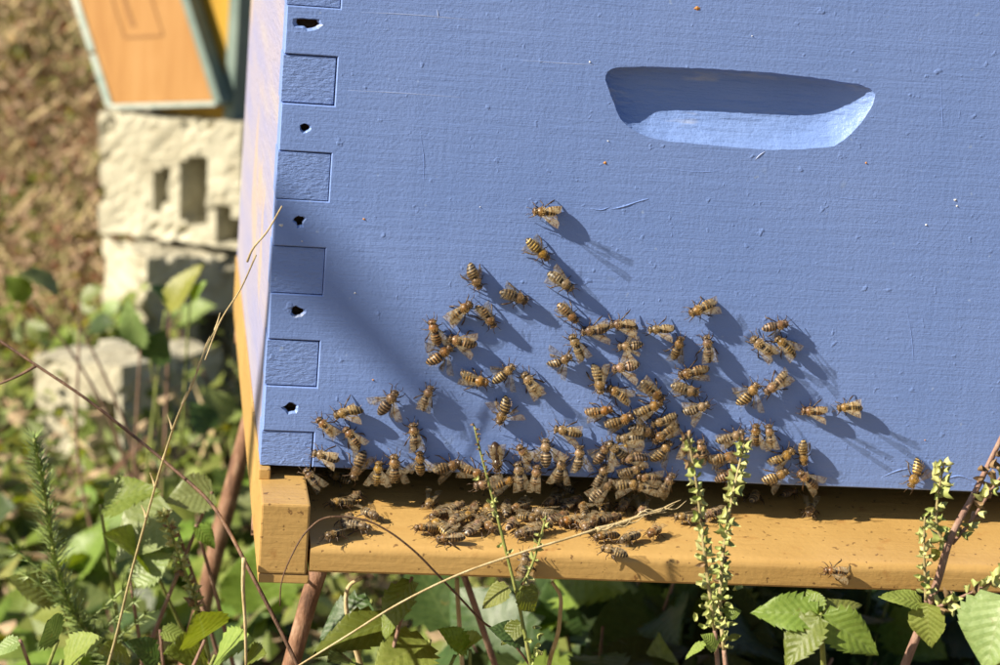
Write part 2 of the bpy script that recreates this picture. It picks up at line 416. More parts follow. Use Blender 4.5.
mb = MB(); mb.box((-.2, -.2, BH+.6), (BW+.2, BD+.2, BH+150), 0, 1.0); mb.box((-2, -2, BH+150.5), (BW+2, BD+2, BH+166), 0, 1.5); mb.obj('added_shade_box', M_BLUE, hive)  # unseen box and lid on top, added to lengthen the hive's shade
# chips and lumps in the paint
M_CHIP = Mat('bare_wood_chip').fin((.50, .22, .05), .7); M_FLECK = Mat('pale_paint_fleck').fin((.62, .64, .66), .5)
for (x, y, r_, pale) in [(605, 163, 1.5, 0), (364, 219, 1.1, 0), (955, 200, 1.6, 1), (957, 206, 1.0, 1), (926, 225, 1.0, 1), (373, 380, .9, 0), (608, 141, .8, 1), (697, 8, 2.6, 0), (752, 36, .7, 1), (355, 293, .9, 1), (866, 163, 1.2, 0), (590, 62, .9, 1), (281, 225, 1.5, 1), (302, 241, .8, 1), (925, 440, .7, 0), (480, 207, .6, 1)]:
    q = atY(x, y); mb = MB(); n = 9; vs = [(q.x, -.45, q.z)]
    for k in range(n):
        a = 2*math.pi*k/n; f = r_*rng.uniform(.55, 1.2)*.5; vs.append((q.x+math.cos(a)*f*1.2, .05, q.z+math.sin(a)*f))
    mb.add(vs, [(0, (k+1) % n+1, k+1)[::-1] for k in range(n)]); mb.obj('paint_chip', M_FLECK if pale else M_CHIP, front)
M_SCUFF = Mat('pale_scuffed_paint').fin((.36, .44, .68), .5)
for L, r_, mt in [([(606, 210), (622, 207), (640, 201), (652, 198)], .42, M_BLUE), ([(590, 208), (600, 210), (612, 206)], .3, M_BLUE), ([(755, 160), (760, 155), (766, 151)], .3, M_SCUFF), ([(358, 12), (400, 14), (440, 17), (480, 21)], .16, M_SCUFF),
                  ([(437, 9), (438, 14), (438, 19)], .25, M_SCUFF), ([(345, 90), (400, 93), (470, 98)], .13, M_SCUFF), ([(660, 168), (700, 172), (720, 171)], .18, M_BLUE), ([(820, 195), (850, 199), (900, 201)], .16, M_BLUE), ([(905, 300), (912, 340), (914, 372)], .16, M_BLUE), ([(520, 60), (560, 63), (600, 65)], .15, M_SCUFF),
                  ([(940, 60), (942, 110), (944, 150)], .15, M_BLUE), ([(880, 478), (900, 470), (912, 468)], .35, M_BLUE), ([(940, 482), (958, 476), (975, 482)], .4, M_BLUE), ([(420, 130), (424, 160), (423, 190)], .14, M_BLUE)]:
    mb = MB(); P = smooth_pts([atY(*q) for q in L], 5); n = len(P)
    mb.tube([p+Vector((0, r_*.35, 0)) for p in P], [r_*(.25+.75*math.sin(math.pi*(i+.5)/n))*rng.uniform(.8, 1.2) for i in range(n)], 6); mb.obj('paint_ridge', mt, front, smooth=True)
# ------------------------------------------------------------------ bottom board (landing board between two side rails)
bboard = empty('bottom_board', Vector((0, 0, -36)), 'ochre painted bottom board with a sloping landing ledge under the blue hive', 'hive bottom board')
LF, LZ1, LZ0, LB, LZB = -38., -21.2, -32.4, 120., -4.3
SL = (-14.9+21.2)/46.                                     # slope of the ledge
LN = Vector((0, -SL, 1)).normalized()
def ledge_z(y): return LZ1+SL*(y-LF)
def make_ledge():
    prof = [(BD-30, ledge_z(LB)), (LB, ledge_z(LB)), (20, ledge_z(20)), (LF+7, ledge_z(LF+7))]
    for k in range(1, 9):                                 # rounded nose
        a = math.radians(90-8-k*82/8*1.0); R = 4.6
        prof.append((LF+R-R*math.cos(a), ledge_z(LF)-R*.72+R*math.sin(a)*.86))
    prof += [(LF+.2, LZ0+1), (LF+1.2, LZ0), (BD-30, LZ0)]
    mb = MB(); n = len(prof); xs = [19.6, 60, 120, 180, 240, 300, BW-19.6]
    vs = [(x, p[0], p[1]+.25*math.sin(x*.021)) for x in xs for p in prof]
    fs = [(i*n+k, (i+1)*n+k, (i+1)*n+(k+1) % n, i*n+(k+1) % n)[::-1] for i in range(len(xs)-1) for k in range(n)]
    fs += [list(range(n))[::-1], [(len(xs)-1)*n+k for k in range(n)]]
    mb.add(vs, fs)
    o = mb.obj('landing_board', M_OCHRE, bboard, smooth=True)
    return o
led = make_ledge()
md = led.modifiers.new('edges', 'EDGE_SPLIT'); md.split_angle = math.radians(40)
for x0, x1 in ((-.6, 18.6), (BW-18.6, BW+.6)):
    mb = MB(); mb.box((x0, LF, -33.2), (x1, BD, -4.6), 0, .9); r0 = mb.obj('side_rail', M_OCHRE, bboard)
    mb = MB(); mb.box((x0+.4, LF+.5, -37.2), (x1+1.2, BD-.5, -33.4), 0, .5); mb.obj('batten', M_OCHRE, r0)
    xs = (x0-.3, x0+4.6) if x0 < 50 else (x1-4.6, x1+.3)
    mb = MB(); mb.box((xs[0], -4.5, -4.9), (xs[1], BD, -.35), 0, .7); mb.obj('spacer_strip', M_OCHRE, r0)
mb = MB(); mb.box((FX, BD-24, -32), (BW-FX, BD-4, -.6)); mb.obj('rear_bar', M_OCHRE, bboard)
# ------------------------------------------------------------------ stand: splayed poles
stand = empty('hive_stand', Vector((185, 230, -470)), 'hive stand of thin rusty brown splayed poles under the ochre board', 'hive stand')
def pole(a, b, r0, r1):
    mb = MB(); pts = [a+(b-a)*(k/14)+Vector((rng.uniform(-1, 1), rng.uniform(-1, 1), 0))*.7 for k in range(15)]
    mb.tube(pts, [r0+(r1-r0)*k/14*1.+rng.uniform(-.25, .25) for k in range(15)], 12); return mb.obj('leg', M_POLE, stand, smooth=True)
def ext(p, q, zt, zb):
    d = q-p; return p+d*((zt-p.z)/d.z), p+d*((zb-p.z)/d.z)
a, b = atY(316, 580, 40), atY(291, 665, 40); a, b = ext(a, b, -37.6, ground_z(-60, 40)-20); pole(a, b, 3.9, 4.6)
a, b = atY(247, 430, 440), atY(218, 545, 440); a, b = ext(a, b, -37.6, ground_z(-80, 440)-20); pole(a, b, 5.3, 6.2)
for (x, y) in ((BW-24, 40), (BW-12, 440)): pole(Vector((x, y, -37.6)), Vector((x+110, y, ground_z(x+110, y)-20)), 5.5, 6.3)
for y in (54, 428):
    mb = MB(); mb.tube([(0, y, -42.5), (BW, y, -42.5)], 4.6, 10); mb.obj('crossbar', M_POLE, stand, smooth=True)
# ------------------------------------------------------------------ the far hive: mustard box with teal edges, a pine board leaning before it
YF = 1880.; FA = math.radians(36)
FN = Vector((-math.sin(FA), -math.cos(FA), 0))   # the panel's outward normal, turned towards the sun
FE = Vector((math.cos(FA), -math.sin(FA), 0))
pl = atY(113, 104, YF); _pr = on_plane(214, 101, pl, FN); _tl = on_plane(80, 0, pl, FN)
E1 = (_pr-pl).normalized(); E2 = E1.cross(FN)*-1.; E2 = E2 if E2.z > 0 else -E2           # the panel has slumped to the left
PW = (_pr-pl).length; dxl = (_tl-pl).dot(E1)/(_tl-pl).dot(E2); Ht = 300.; zb = 0.
def onf(x, y, off=0., up=Vector((0, 0, 1)), al=FE):
    d = on_plane(x, y, pl-FN*off, FN)-pl; return d.dot(al), d.dot(up)
board = empty('leaning_panel', pl, 'varnished pine hive panel with teal edge strips leaning on whitish concrete block', 'wooden panel')
def fbox(x0, x1, y0, y1, z0, z1, ch=1., lean=True):
    """a box in the panel's own frame (lean) or the upright frame of the hive behind it: x along the face, y into it"""
    q = MB(); q.box((x0, y0, z0), (x1, y1, z1), 0, ch)
    q.v = [pl+E1*(v.x+v.z*dxl)-FN*v.y+E2*v.z if lean else pl+FE*v.x-FN*v.y+Vector((0, 0, v.z)) for v in q.v]
    return q
fbox(0, PW, 0, 22, zb, zb+Ht).obj('board', M_PINE, board)
fbox(-11, -.5, -2, 24, zb-4, zb+62).obj('edge_strip', M_TEALPALE, board)
fbox(-11, -.5, -2, 24, zb+66, zb+Ht).obj('edge_strip', M_TEALPALE, board)
fbox(PW+.5, PW+12, -3, 22, zb-2, zb+Ht).obj('edge_strip', M_TEAL, board)
fbox(-2, PW+4, -4, 22, zb-6, zb-.5).obj('edge_strip', M_TEALPALE, board)
ga = onf(124, 37, 0, E2, E1); gb = onf(166, 37, 0, E2, E1); zf = ga[1]; xo = (zf-zb)*dxl; g0, g1 = ga[0]-xo, gb[0]-xo-4
for (x0, x1, z0, z1) in ((g0, g1, zf-1.6, zf+1.6), (g0-1, g0+1.6, zf+1.8, zf+70), (g1-1.6, g1+1, zf+1.8, zf+70), (g0+16, g0+22, zf+12, zf+60)):
    fbox(x0, x1, -.9, .5, z0, z1, 0).obj('groove', M_PINEDARK, board)
h0 = 40.; h1 = onf(226, 98, 24)[0]; h2 = onf(236, 98, 24)[0]; hz = -4.
far = empty('hive_box', pl-FN*24+Vector((0, 0, hz)), 'mustard yellow hive with teal corner post behind the leaning pine panel', 'beehive')
fbox(h0, h1-1, 26, 420, hz, hz+330, 1, False).obj('front_panel', M_YELLOW, far)
fbox(h1, h2, 20, 62, hz-1, hz+330, 1, False).obj('corner_post', M_TEAL, far)
fbox(h1, h2-2, 64, 420, hz, hz+328, 1, False).obj('side_panel', M_TEAL, far)
# ------------------------------------------------------------------ concrete blocks
def rough_block(name, size, cores, loc, rz, label, seed, tilt=(0, 0), deep=.3):
    """a hollow block lying with its cores facing the viewer; cores are (x0, x1, z0, z1), deep is how far they go"""
    t = empty(name, loc, label, 'concrete block', 'hollow concrete blocks behind the blue hive')
    W_, D_, H_ = size; xs = sorted({0, W_, *[c[0] for c in cores], *[c[1] for c in cores]}); zs = sorted({0, H_, *[c[2] for c in cores], *[c[3] for c in cores]})
    def fine(L):
        o = []
        for a, b in zip(L, L[1:]):
            n = max(1, round((b-a)/9)); o += [a+(b-a)*k/n for k in range(n)]
        return o+[L[-1]]
    xs, zs = fine(xs), fine(zs); ny = max(2, round(D_/13)); ys = [D_*k/ny for k in range(ny+1)]
    nx, nz = len(xs)-1, len(zs)-1
    def S_(i, j, k):
        if not (0 <= i < nx and 0 <= j < ny and 0 <= k < nz): return False
        x, z = (xs[i]+xs[i+1])/2, (zs[k]+zs[k+1])/2
        return j > ny*deep or not any(c[0] < x < c[1] and c[2] < z < c[3] for c in cores)
    bm = bmesh.new(); vm = {}
    def V(q):
        if q not in vm: vm[q] = bm.verts.new((xs[q[0]], ys[q[1]], zs[q[2]]))
        return vm[q]
    FC = (((-1,0,0), ((0,0,0),(0,0,1),(0,1,1),(0,1,0))), ((1,0,0), ((1,0,0),(1,1,0),(1,1,1),(1,0,1))), ((0,-1,0), ((0,0,0),(1,0,0),(1,0,1),(0,0,1))),
          ((0,1,0), ((0,1,0),(0,1,1),(1,1,1),(1,1,0))), ((0,0,-1), ((0,0,0),(0,1,0),(1,1,0),(1,0,0))), ((0,0,1), ((0,0,1),(1,0,1),(1,1,1),(0,1,1))))
    for i in range(nx):
        for j in range(ny):
            for k in range(nz):
                if not S_(i, j, k): continue
                for d, cs in FC:
                    if not S_(i+d[0], j+d[1], k+d[2]): bm.faces.new([V((i+c[0], j+c[1], k+c[2])) for c in cs])
    bm.normal_update()
    offs = {}
    for v in bm.verts:
        p = v.co+Vector((seed*100, 0, 0)); n = noise.noise(p*.02)*3+noise.noise(p*.07)*2.5+noise.noise(p*.2)*2.2+noise.noise(p*.45)*1.6
        ed = sorted((min(v.co.x, W_-v.co.x), min(v.co.y, D_-v.co.y), min(v.co.z, H_-v.co.z)))[1]
        e = noise.noise(p*.03+Vector((9, 9, 9)))+.5*noise.noise(p*.1)
        offs[v] = v.normal*(n-(30*max(0, e-.12) if ed < 14 else 16*max(0, e-.42)))
    R = Matrix.Rotation(rz, 3, 'Z') @ Matrix.Rotation(tilt[0], 3, 'X') @ Matrix.Rotation(tilt[1], 3, 'Y')
    for v, d in offs.items(): v.co = (R @ (v.co+d))*MM
    me = bpy.data.meshes.new('body'); bm.to_mesh(me); bm.free(); me.materials.append(M_CONC)
    o = bpy.data.objects.new('body', me); link(o, t); return t
b2 = atY(147, 258, 1730)                                  # near upper corner of the lower block; the upper one stands on it
b1 = atY(104, 109, 1880); bh = b1.z-4-b2.z-1
rough_block('concrete_block', (215, 170, bh), [(84, 96, bh-118, bh-66), (96, 108, bh-106, bh-60), (124, 134, bh-124, bh-50), (134, 166, bh-130, bh-44), (178, 200, 4, 50), (200, 213, 4, 36)], b1+Vector((0, 0, -bh-4)), -FA, 'whitish hollow concrete block directly below the leaning pine panel', 1, (0, math.radians(-3)), .5)
rough_block('concrete_block', (175, 135, 190), [(70, 120, 30, 120)], b2+Vector((0, 0, -190)), .42, 'lower concrete block of the stack, its left end bright, front grey and leafy', 2, (0, 0), .4)
b3 = atY(40, 352, 1500)
rough_block('concrete_block', (126, 170, 120), [(76, 118, 6, 82)], b3+Vector((0, 0, -124)), -math.radians(40), 'smaller broken concrete block low among the leaves left of the hive', 3, (0, math.radians(-4)))
# ------------------------------------------------------------------ leaves
def leaf_shape(seed, nrow=13, width=.36, tooth=.05, tip=1.35, fold=.18, curl=.22, heart=0., pleat=.009):
    """unit leaf along +x, base at 0, tip at 1; returns verts, faces, uv"""
    r = random.Random(seed); vs = []; fs = []; uv = []; nc = 3
    for i in range(nrow+1):
        u = i/nrow
        prof = (math.sin(math.pi*min(1, u**(.72 if not heart else .6))**1.0)**.85)*(1-.25*u**tip)
        wd = width*max(.0, prof)+(.012 if 0 < i < nrow else .003)
        tooth_ = tooth*(1 if i % 2 else -.6)*(0 < i < nrow)*(.6+.8*r.random())
        for c in range(-nc, nc+1):
            v = c/nc; y = v*(wd+(tooth_*abs(v)**3 if abs(c) == nc else 0))
            x = u-(.06*abs(v)*(i % 2 == 1 and abs(c) == nc)) - heart*abs(v)**1.5*max(0, .32-u)
            x += .05*abs(v)*(1-u)
            z = fold*abs(y)-curl*(u-.35)**2+pleat*math.sin((u-.22*abs(v))*8*2*math.pi)*abs(v)+.02*math.sin(9*u+seed)*v
            vs.append((x, y, z)); uv.append((max(.001, u), (v+1)/2+1e-4))
    n = 2*nc+1
    for i in range(nrow):
        for c in range(2*nc):
            fs.append((i*n+c, (i+1)*n+c, (i+1)*n+c+1, i*n+c+1))
    return vs, fs, uv
LEAFMESH = {}
def leaf_mesh(kind, mat):
    key = (kind, mat.name)
    if key not in LEAFMESH:
        kw = dict(bramble=dict(width=.34, tooth=.034, nrow=19), big=dict(width=.44, tooth=.026, nrow=23, heart=.25, pleat=.007), long=dict(width=.22, tooth=.022, nrow=15, tip=1.1),
                  mint=dict(width=.33, tooth=.022, nrow=15, pleat=.012, fold=.12), heart=dict(width=.44, tooth=.02, nrow=15, heart=.5, pleat=.012), small=dict(width=.33, tooth=.03, nrow=7))[kind.split(':')[0]]
        vs, fs, uv = leaf_shape(len(LEAFMESH)*7+1, **kw)
        mb = MB(); mb.add([Vector(v)*100 for v in vs], fs, 0, uv)     # 100 mm long
        LEAFMESH[key] = mb.mesh('leaf', [mat], smooth=True)
    return LEAFMESH[key]
def add_leaf(parent, base, direction, normal, length, mat=None, kind='bramble', widen=1.):
    """a leaf from base (mm) along direction, its face towards normal"""
    o = bpy.data.objects.new('leaf', leaf_mesh(kind, mat or M_LEAF)); link(o, parent)
    x = direction.normalized(); z = (normal-x*normal.dot(x))
    z = z.normalized() if z.length > 1e-4 else x.orthogonal(); y = z.cross(x)
    s = length/100.
    R = Matrix((x*s, y*s*widen, z*s)).transposed().to_4x4(); R.translation = (base-parent_world(parent))*MM
    o.matrix_local = R; return o
def leaf_px(parent, a, b, Y, face, mat=None, kind='bramble', dY=0., widen=1.):
    """leaf from pixel a (stalk end) to pixel b (tip) about the distance Y"""
    A, B = atY(*a, Y), atY(*b, Y+dY); return add_leaf(parent, A, B-A, face, (B-A).length, mat, kind, widen)
TOCAM = -FW; SUNV = -LDIR
def face(a=0., b=0.): return (TOCAM+RT*a+UP*b).normalized()
def stem(parent, pts, rad, mat, name='stem', seg=7):
    P = smooth_pts(pts, 5); n = len(P)
    r = [rad[0]+(rad[1]-rad[0])*i/(n-1) for i in range(n)] if hasattr(rad, '__len__') else rad
    mb = MB(); mb.tube(P, r, seg); return mb.obj(name, mat, parent, smooth=True), P
def plant(name, base, label, cat, group=None): return empty(name, base, label, cat, group)
def bud_mesh(mat, seed):
    r = random.Random(seed); vs = []; fs = []; n = 7
    rings = [(0, .12), (.25, .34), (.6, .46), (1., .62)]
    for (h, rad) in rings:
        for k in range(n):
            a = 2*math.pi*k/n; f = rad*(1+.25*math.cos(2*a))*r.uniform(.88, 1.12); vs.append((h+(.28*math.cos(2*a)+r.uniform(-.1, .1) if h == 1 else 0), f*math.cos(a), f*.7*math.sin(a)))
    for i in range(3):
        for k in range(n): fs.append((i*n+k, i*n+(k+1) % n, (i+1)*n+(k+1) % n, (i+1)*n+k))
    vs.append((.35, 0, 0)); fs += [(2*n+k, len(vs)-1, 2*n+(k+1) % n) for k in range(n)]
    mb = MB(); mb.add([Vector(v)*1.0 for v in vs], fs); return mb.mesh('bud', [mat], smooth=True)
BUDS = [bud_mesh(M_BUD, k) for k in range(3)]; BUDSB = [bud_mesh(M_BUDBROWN, k+5) for k in range(2)]
def add_bud(parent, p, d, size, brown=False):
    o = bpy.data.objects.new('bud', rng.choice(BUDSB if brown else BUDS)); link(o, parent)
    x = d.normalized(); y = x.orthogonal().normalized(); y = Matrix.Rotation(rng.uniform(0, 6.28), 3, x) @ y; z = x.cross(y)
    R = Matrix((x*size, y*size, z*size)).transposed().to_4x4(); R.translation = (p-parent_world(parent))*MM; o.matrix_local = R
def spike(parent, px, Y, n, size, rad=(.5, .9), mat=None, spread=1., brown=.12, dY=0., start=0., bs=None):
    """flower spike: stem through the pixels (tip first) with whorls of calyxes"""
    K = len(px); pts = [atY(x, y, Y+dY*i/(K-1)) for i, (x, y) in enumerate(px)]
    st, P = stem(parent, pts, rad, mat or M_REDSTEM)
    ln = len(P)-1
    for i in range(n):
        t = start+(1-start)*(i+rng.uniform(0, .6))/n; f = t*ln; k = min(int(f), ln-1); p = P[k].lerp(P[k+1], f-k)
        ax = (P[k]-P[k+1]).normalized(); o1 = ax.orthogonal().normalized()
        for q in range(2):
            a = (i % 2)*1.57+q*math.pi+rng.uniform(-.5, .5)
            out = (Matrix.Rotation(a, 3, ax) @ o1)
            if rng.random() < .2: continue
            add_bud(parent, p+out*.5, out*spread+ax*.55+Vector((0, 0, rng.uniform(-.3, .2))), size*rng.uniform(.6, 1.3)*(.55+.45*min(1, (i+2)/5)), rng.random() < brown)
    return P
# -- twin pale flower spikes in front of the landing board
G0 = lambda x, y: Vector((x, y, ground_z(x, y)))
YA = -95.
t = plant('flowering_herb', G0(150, YA), 'two-stemmed pale green flower spike rising before the middle of the ochre board', 'flower plant')
a = spike(t, [(688, 436), (696, 480), (702, 530), (708, 580), (715, 630)], YA, 42, 2.7, (.4, .85), M_TANSTEM, spread=1.3, brown=.08)
b = spike(t, [(745, 440), (737, 475), (728, 520), (722, 565), (720, 600), (724, 650)], YA+25, 42, 2.9, (.4, .9), M_TANSTEM, spread=1.3, brown=.14, dY=-15)
stem(t, [a[-1], atY(718, 668, YA), atY(726, 760, YA), G0(150, YA)], (.85, 1.3), M_REDSTEM); stem(t, [b[-1], atY(726, 670, YA+8), atY(730, 760, YA+4), G0(156, YA+2)], (.9, 1.3), M_REDSTEM)
for (x, y) in [(700, 606), (706, 615), (712, 600), (697, 620), (704, 628), (716, 625), (725, 612), (730, 603), (724, 598), (734, 590), (728, 622), (709, 596)]:
    p = atY(x, y, YA+rng.uniform(-5, 6)); add_bud(t, p, face(rng.uniform(-1, 1), rng.uniform(-.5, 1)), 2.7)
leaf_px(t, (716, 646), (702, 634), YA-2, face(.3, .6), M_LEAFMINT, 'heart', widen=1.2); leaf_px(t, (706, 642), (684, 658), YA-4, face(-.9, 1), M_LEAFMINT, 'long')
leaf_px(t, (724, 615), (742, 610), YA, face(.4, .8), M_LEAF, 'mint', widen=1.3); leaf_px(t, (728, 640), (742, 634), YA, face(.2, 1.5), M_LEAF, 'mint')
# -- branching sage at the right edge
YB = -90.
t = plant('flowering_herb', G0(190, YB), 'branching brown stemmed herb with small mint leaves at the right edge', 'flower plant')
_, main = stem(t, [atY(1012, 415, YB+15), atY(998, 445, YB+12), atY(975, 492, YB+6), atY(950, 540, YB), atY(938, 580, YB), atY(905, 665, YB), atY(870, 760, YB), G0(190, YB)], (.8, 2.2), M_REDSTEM)
P = spike(t, [(944, 462), (940, 485), (937, 505), (938, 530), (946, 546)], YB+3, 15, 3.3, (.35, .7), M_TANSTEM, spread=1.2, brown=.05)
P = spike(t, [(925, 515), (924, 545), (925, 575), (926, 600)], YB-4, 15, 2.6, (.35, .7), M_TANSTEM, spread=1.2, brown=.05); stem(t, [P[-1], atY(927, 606, YB-2), atY(928, 612, YB)], .8, M_REDSTEM)
P = spike(t, [(1014, 462), (1000, 478), (985, 500), (968, 525), (952, 544)], YB+4, 18, 3.0, (.4, .8), brown=.35)
P = spike(t, [(1015, 568), (1000, 578), (985, 586), (968, 594), (950, 602), (936, 608)], YB-6, 17, 3.1, (.35, .7), brown=.1)
for (x, y) in [(990, 466), (996, 455), (1000, 470), (983, 480), (978, 470)]: add_bud(t, atY(x, y, YB+6), face(rng.uniform(-1, 1), .4), 3., True)
leaf_px(t, (924, 603), (880, 594), YB-3, face(-.5, .9), M_LEAFMINT, 'mint', widen=.75); leaf_px(t, (927, 608), (930, 650), YB-6, face(-.6, .4), M_LEAFMINT, 'heart', widen=1.0)
leaf_px(t, (938, 560), (932, 548), YB-2, face(.5, .5), M_LEAFYEL, 'mint', widen=1.6)
# -- green stem with two mint leaves before the board
YC = -62.
t = plant('flowering_herb', G0(100, YC), 'thin green stem with two mint leaves and purple tip before the landing board', 'flower plant')
_, P = stem(t, [atY(474, 425, YC), atY(480, 450, YC), atY(488, 480, YC), atY(497, 515, YC), atY(507, 555, YC), atY(518, 600, YC), atY(526, 640, YC), atY(534, 680, YC), atY(545, 760, YC), G0(100, YC)], (.35, .95), M_GREENSTEM)
for k in range(16):
    p = P[k]; add_bud(t, p, face(rng.choice((-1.4, 1.4)), .7), 1.15 if k < 12 else 1.7, k < 13)
for (x, y) in [(479, 480), (489, 503), (493, 516), (500, 547), (507, 553)]: add_bud(t, atY(x, y, YC-2), face(rng.uniform(-1, 1), .5), 2.)
leaf_px(t, (509, 585), (481, 608), YC-4, face(-.3, .5), M_LEAFMINT, 'mint'); leaf_px(t, (520, 588), (537, 612), YC-4, face(.5, .5), M_LEAF, 'mint', widen=1.6)
P = spike(t, [(546, 516), (540, 540), (532, 565), (520, 590)], YC-4, 9, 1.9, (.35, .6), M_GREENSTEM, brown=.2)
leaf_px(t, (528, 640), (490, 626), YC+6, face(-.2, 1.2), M_LEAFDARK, 'mint', widen=1.3); leaf_px(t, (522, 622), (500, 645), YC+5, face(.2, .8), M_LEAF, 'mint')
for (x, y) in [(533, 628), (538, 634), (532, 640), (540, 645), (535, 652), (541, 655), (534, 660)]: add_bud(t, atY(x, y, YC), face(rng.uniform(-1, 1), rng.uniform(-.5, 1)), 2.4)
# -- five-fingered bramble leaf in front of the board
YD = -110.
t = plant('bramble_shoot', G0(240, YD), 'fresh green bramble shoot with five serrated leaflets below the ochre board', 'bramble')
hub = (821, 614)
leaf_px(t, hub, (750, 611), YD, face(-.75, .55), M_LEAF, 'bramble', 6, .86); leaf_px(t, hub, (783, 667), YD-3, face(-.6, .45), M_LEAF, 'bramble', -4, .98)
leaf_px(t, hub, (880, 655), YD-2, face(-.35, .5), M_LEAF, 'bramble', -8, .92); leaf_px(t, hub, (863, 601), YD+2, face(-.4, 1.1), M_LEAFMINT, 'bramble', 8, .75); leaf_px(t, hub, (806, 588), YD+2, face(-.6, .6), M_LEAF, 'bramble', 10, 1.0)
stem(t, [atY(*hub, YD), atY(822, 640, YD+10), atY(826, 700, YD+20), G0(240, YD)], (.7, 1.6), M_GREENSTEM)
# -- big pale leaf cut by the right edge
t = plant('bramble_shoot', G0(290, YD), 'broad pale green serrated leaf cut off by the right edge of the photo', 'bramble')
leaf_px(t, (1003, 598), (984, 672), YD-12, face(-.5, .5), M_LEAFPALE, 'big', -8, 1.2); leaf_px(t, (1006, 650), (984, 672), YD-16, face(.2, .9), M_LEAFYEL, 'mint')
stem(t, [atY(1003, 588, YD-12), atY(1015, 620, YD), atY(1020, 720, YD), G0(290, YD)], (.8, 1.6), M_GREENSTEM)
# -- straws and dry stalks
YS = -70.
t = plant('straw', atY(300, 668, YS), 'pale dry straw with feathery end slanting up across the landing board', 'straw')
stem(t, [atY(285, 674, YS+4), atY(345, 637, YS), atY(400, 603, YS), atY(460, 574, YS), atY(520, 553, YS), atY(572, 537, YS+2), atY(600, 528, YS+4)], (.34, .52), M_STRAW)
_, P = stem(t, [atY(596, 530, YS+4), atY(615, 525, YS+6), atY(640, 516, YS+8), atY(664, 508, YS+10)], (1.2, .4), M_STRAW, 'seed_head')
for k in range(14):
    p = P[rng.randrange(len(P))]; stem(t, [p, p+RT*rng.uniform(2, 5)+UP*rng.uniform(-.6, 2.6), p+RT*rng.uniform(6, 9)+UP*rng.uniform(0, 3.6)], (.4, .1), M_STRAW, 'awn', 4)
YT = 60.
t = plant('grass_stalk', atY(112, 648, YT), 'tall thin pale grass stalk left of the hive with small dry spikelets', 'grass stalk')
_, P = stem(t, [atY(104, 680, YT), atY(115, 640, YT), atY(132, 570, YT), atY(150, 505, YT), atY(163, 460, YT), atY(180, 410, YT), atY(192, 385, YT), atY(205, 350, YT), atY(222, 318, YT+0)], (.62, .36), M_TANSTEM)
for k in (14, 17, 20, 23, 26, 29, 32, 35, 38): 
    p = P[k]; sg = rng.choice((1, -1, 1)); stem(t, [p, p+RT*.9*sg+UP*3, p+RT*2.2*sg+UP*rng.uniform(5.5, 8)], (.7, .12), M_STRAW, 'spikelet', 5)
t = plant('grass_stalk', atY(215, 335, -30), 'fine dry grass stalk crossing the sunlit lilac side of the hive', 'grass stalk')
stem(t, [atY(205, 360, -28), atY(222, 318, -28), atY(240, 290, -28), atY(256, 255, -28)], (.25, .35), M_STRAW)
stem(t, [atY(247, 262, -28), atY(252, 250, -28), atY(266, 233, -28), atY(282, 206, -28)], (.5, .3), M_STRAW, 'spikelet')
# -- brown runner crossing on the left
t = plant('bramble_runner', atY(296, 668, 10), 'long thin brown runner crossing the left leaves in a diagonal', 'bramble runner')
stem(t, [atY(-15, 331, 120), atY(36, 365, 110), atY(85, 398, 100), atY(130, 433, 90), atY(170, 466, 70), atY(205, 497, 55), atY(228, 530, 30), atY(247, 566, 10), atY(272, 614, 0), atY(300, 672, -10), atY(330, 760, -10), G0(90, -10)], (.65, .95), M_TWIG)
stem(t, [atY(36, 366, 110), atY(18, 376, 112), atY(-6, 386, 115)], (.8, .5), M_TWIG)
t = plant('dry_stem', atY(245, 668, -40), 'flat straw coloured dry blade standing near the lower left of the rail', 'dry stem')
stem(t, [atY(246, 668, -40), atY(245, 620, -40), atY(243, 585, -40), atY(244, 558, -40)], (.5, .95), M_STRAW); 
t = plant('dry_stem', atY(222, 620, -58), 'arching dry stalk that bends over the ochre rail and droops past landing board', 'dry stem')
_, P = stem(t, [atY(280, 606, -58), atY(281, 585, -58), atY(292, 555, -58), atY(306, 532, -56), atY(322, 519, -55), atY(345, 517, -54), atY(368, 521, -54), atY(388, 531, -54), atY(412, 549, -54), atY(437, 574, -52), atY(462, 600, -46), atY(483, 622, -40), atY(510, 640, -30), atY(540, 680, -30), G0(100, -30)], (.26, .55), M_TWIG)
# -- needle sprig bottom left
YN = 170.
t = plant('needle_sprig', G0(-180, YN), 'upright green sprig with fine needle leaves at lower left', 'sprig')
_, P = stem(t, [atY(34, 438, YN), atY(42, 480, YN), atY(50, 530, YN), atY(60, 580, YN), atY(78, 620, YN), atY(105, 650, YN), atY(125, 700, YN), G0(-150, YN)], (.6, 1.8), M_GREENSTEM)
mb = MB(); rn = random.Random(5)
for k in range(30):
    p0 = P[min(k, len(P)-2)]; p1 = P[min(k+1, len(P)-2)]; ax = (P[max(0, k-1)]-P[k+1]).normalized(); o1 = ax.orthogonal().normalized()
    for q in range(36):
        p = p0.lerp(p1, rn.random()); out = Matrix.Rotation(rn.uniform(0, 6.28), 3, ax) @ o1
        d = (out+ax*rn.uniform(.2, 1.3)).normalized(); L = rn.uniform(7, 14)*(.6+.4*min(1, k/5)); sd = d.cross(ax).normalized()*.5
        mb.add([p-sd, p+sd, p+d*L*.6+sd*.8, p+d*L, p+d*L*.6-sd*.8], [(0, 1, 2, 3, 4)])
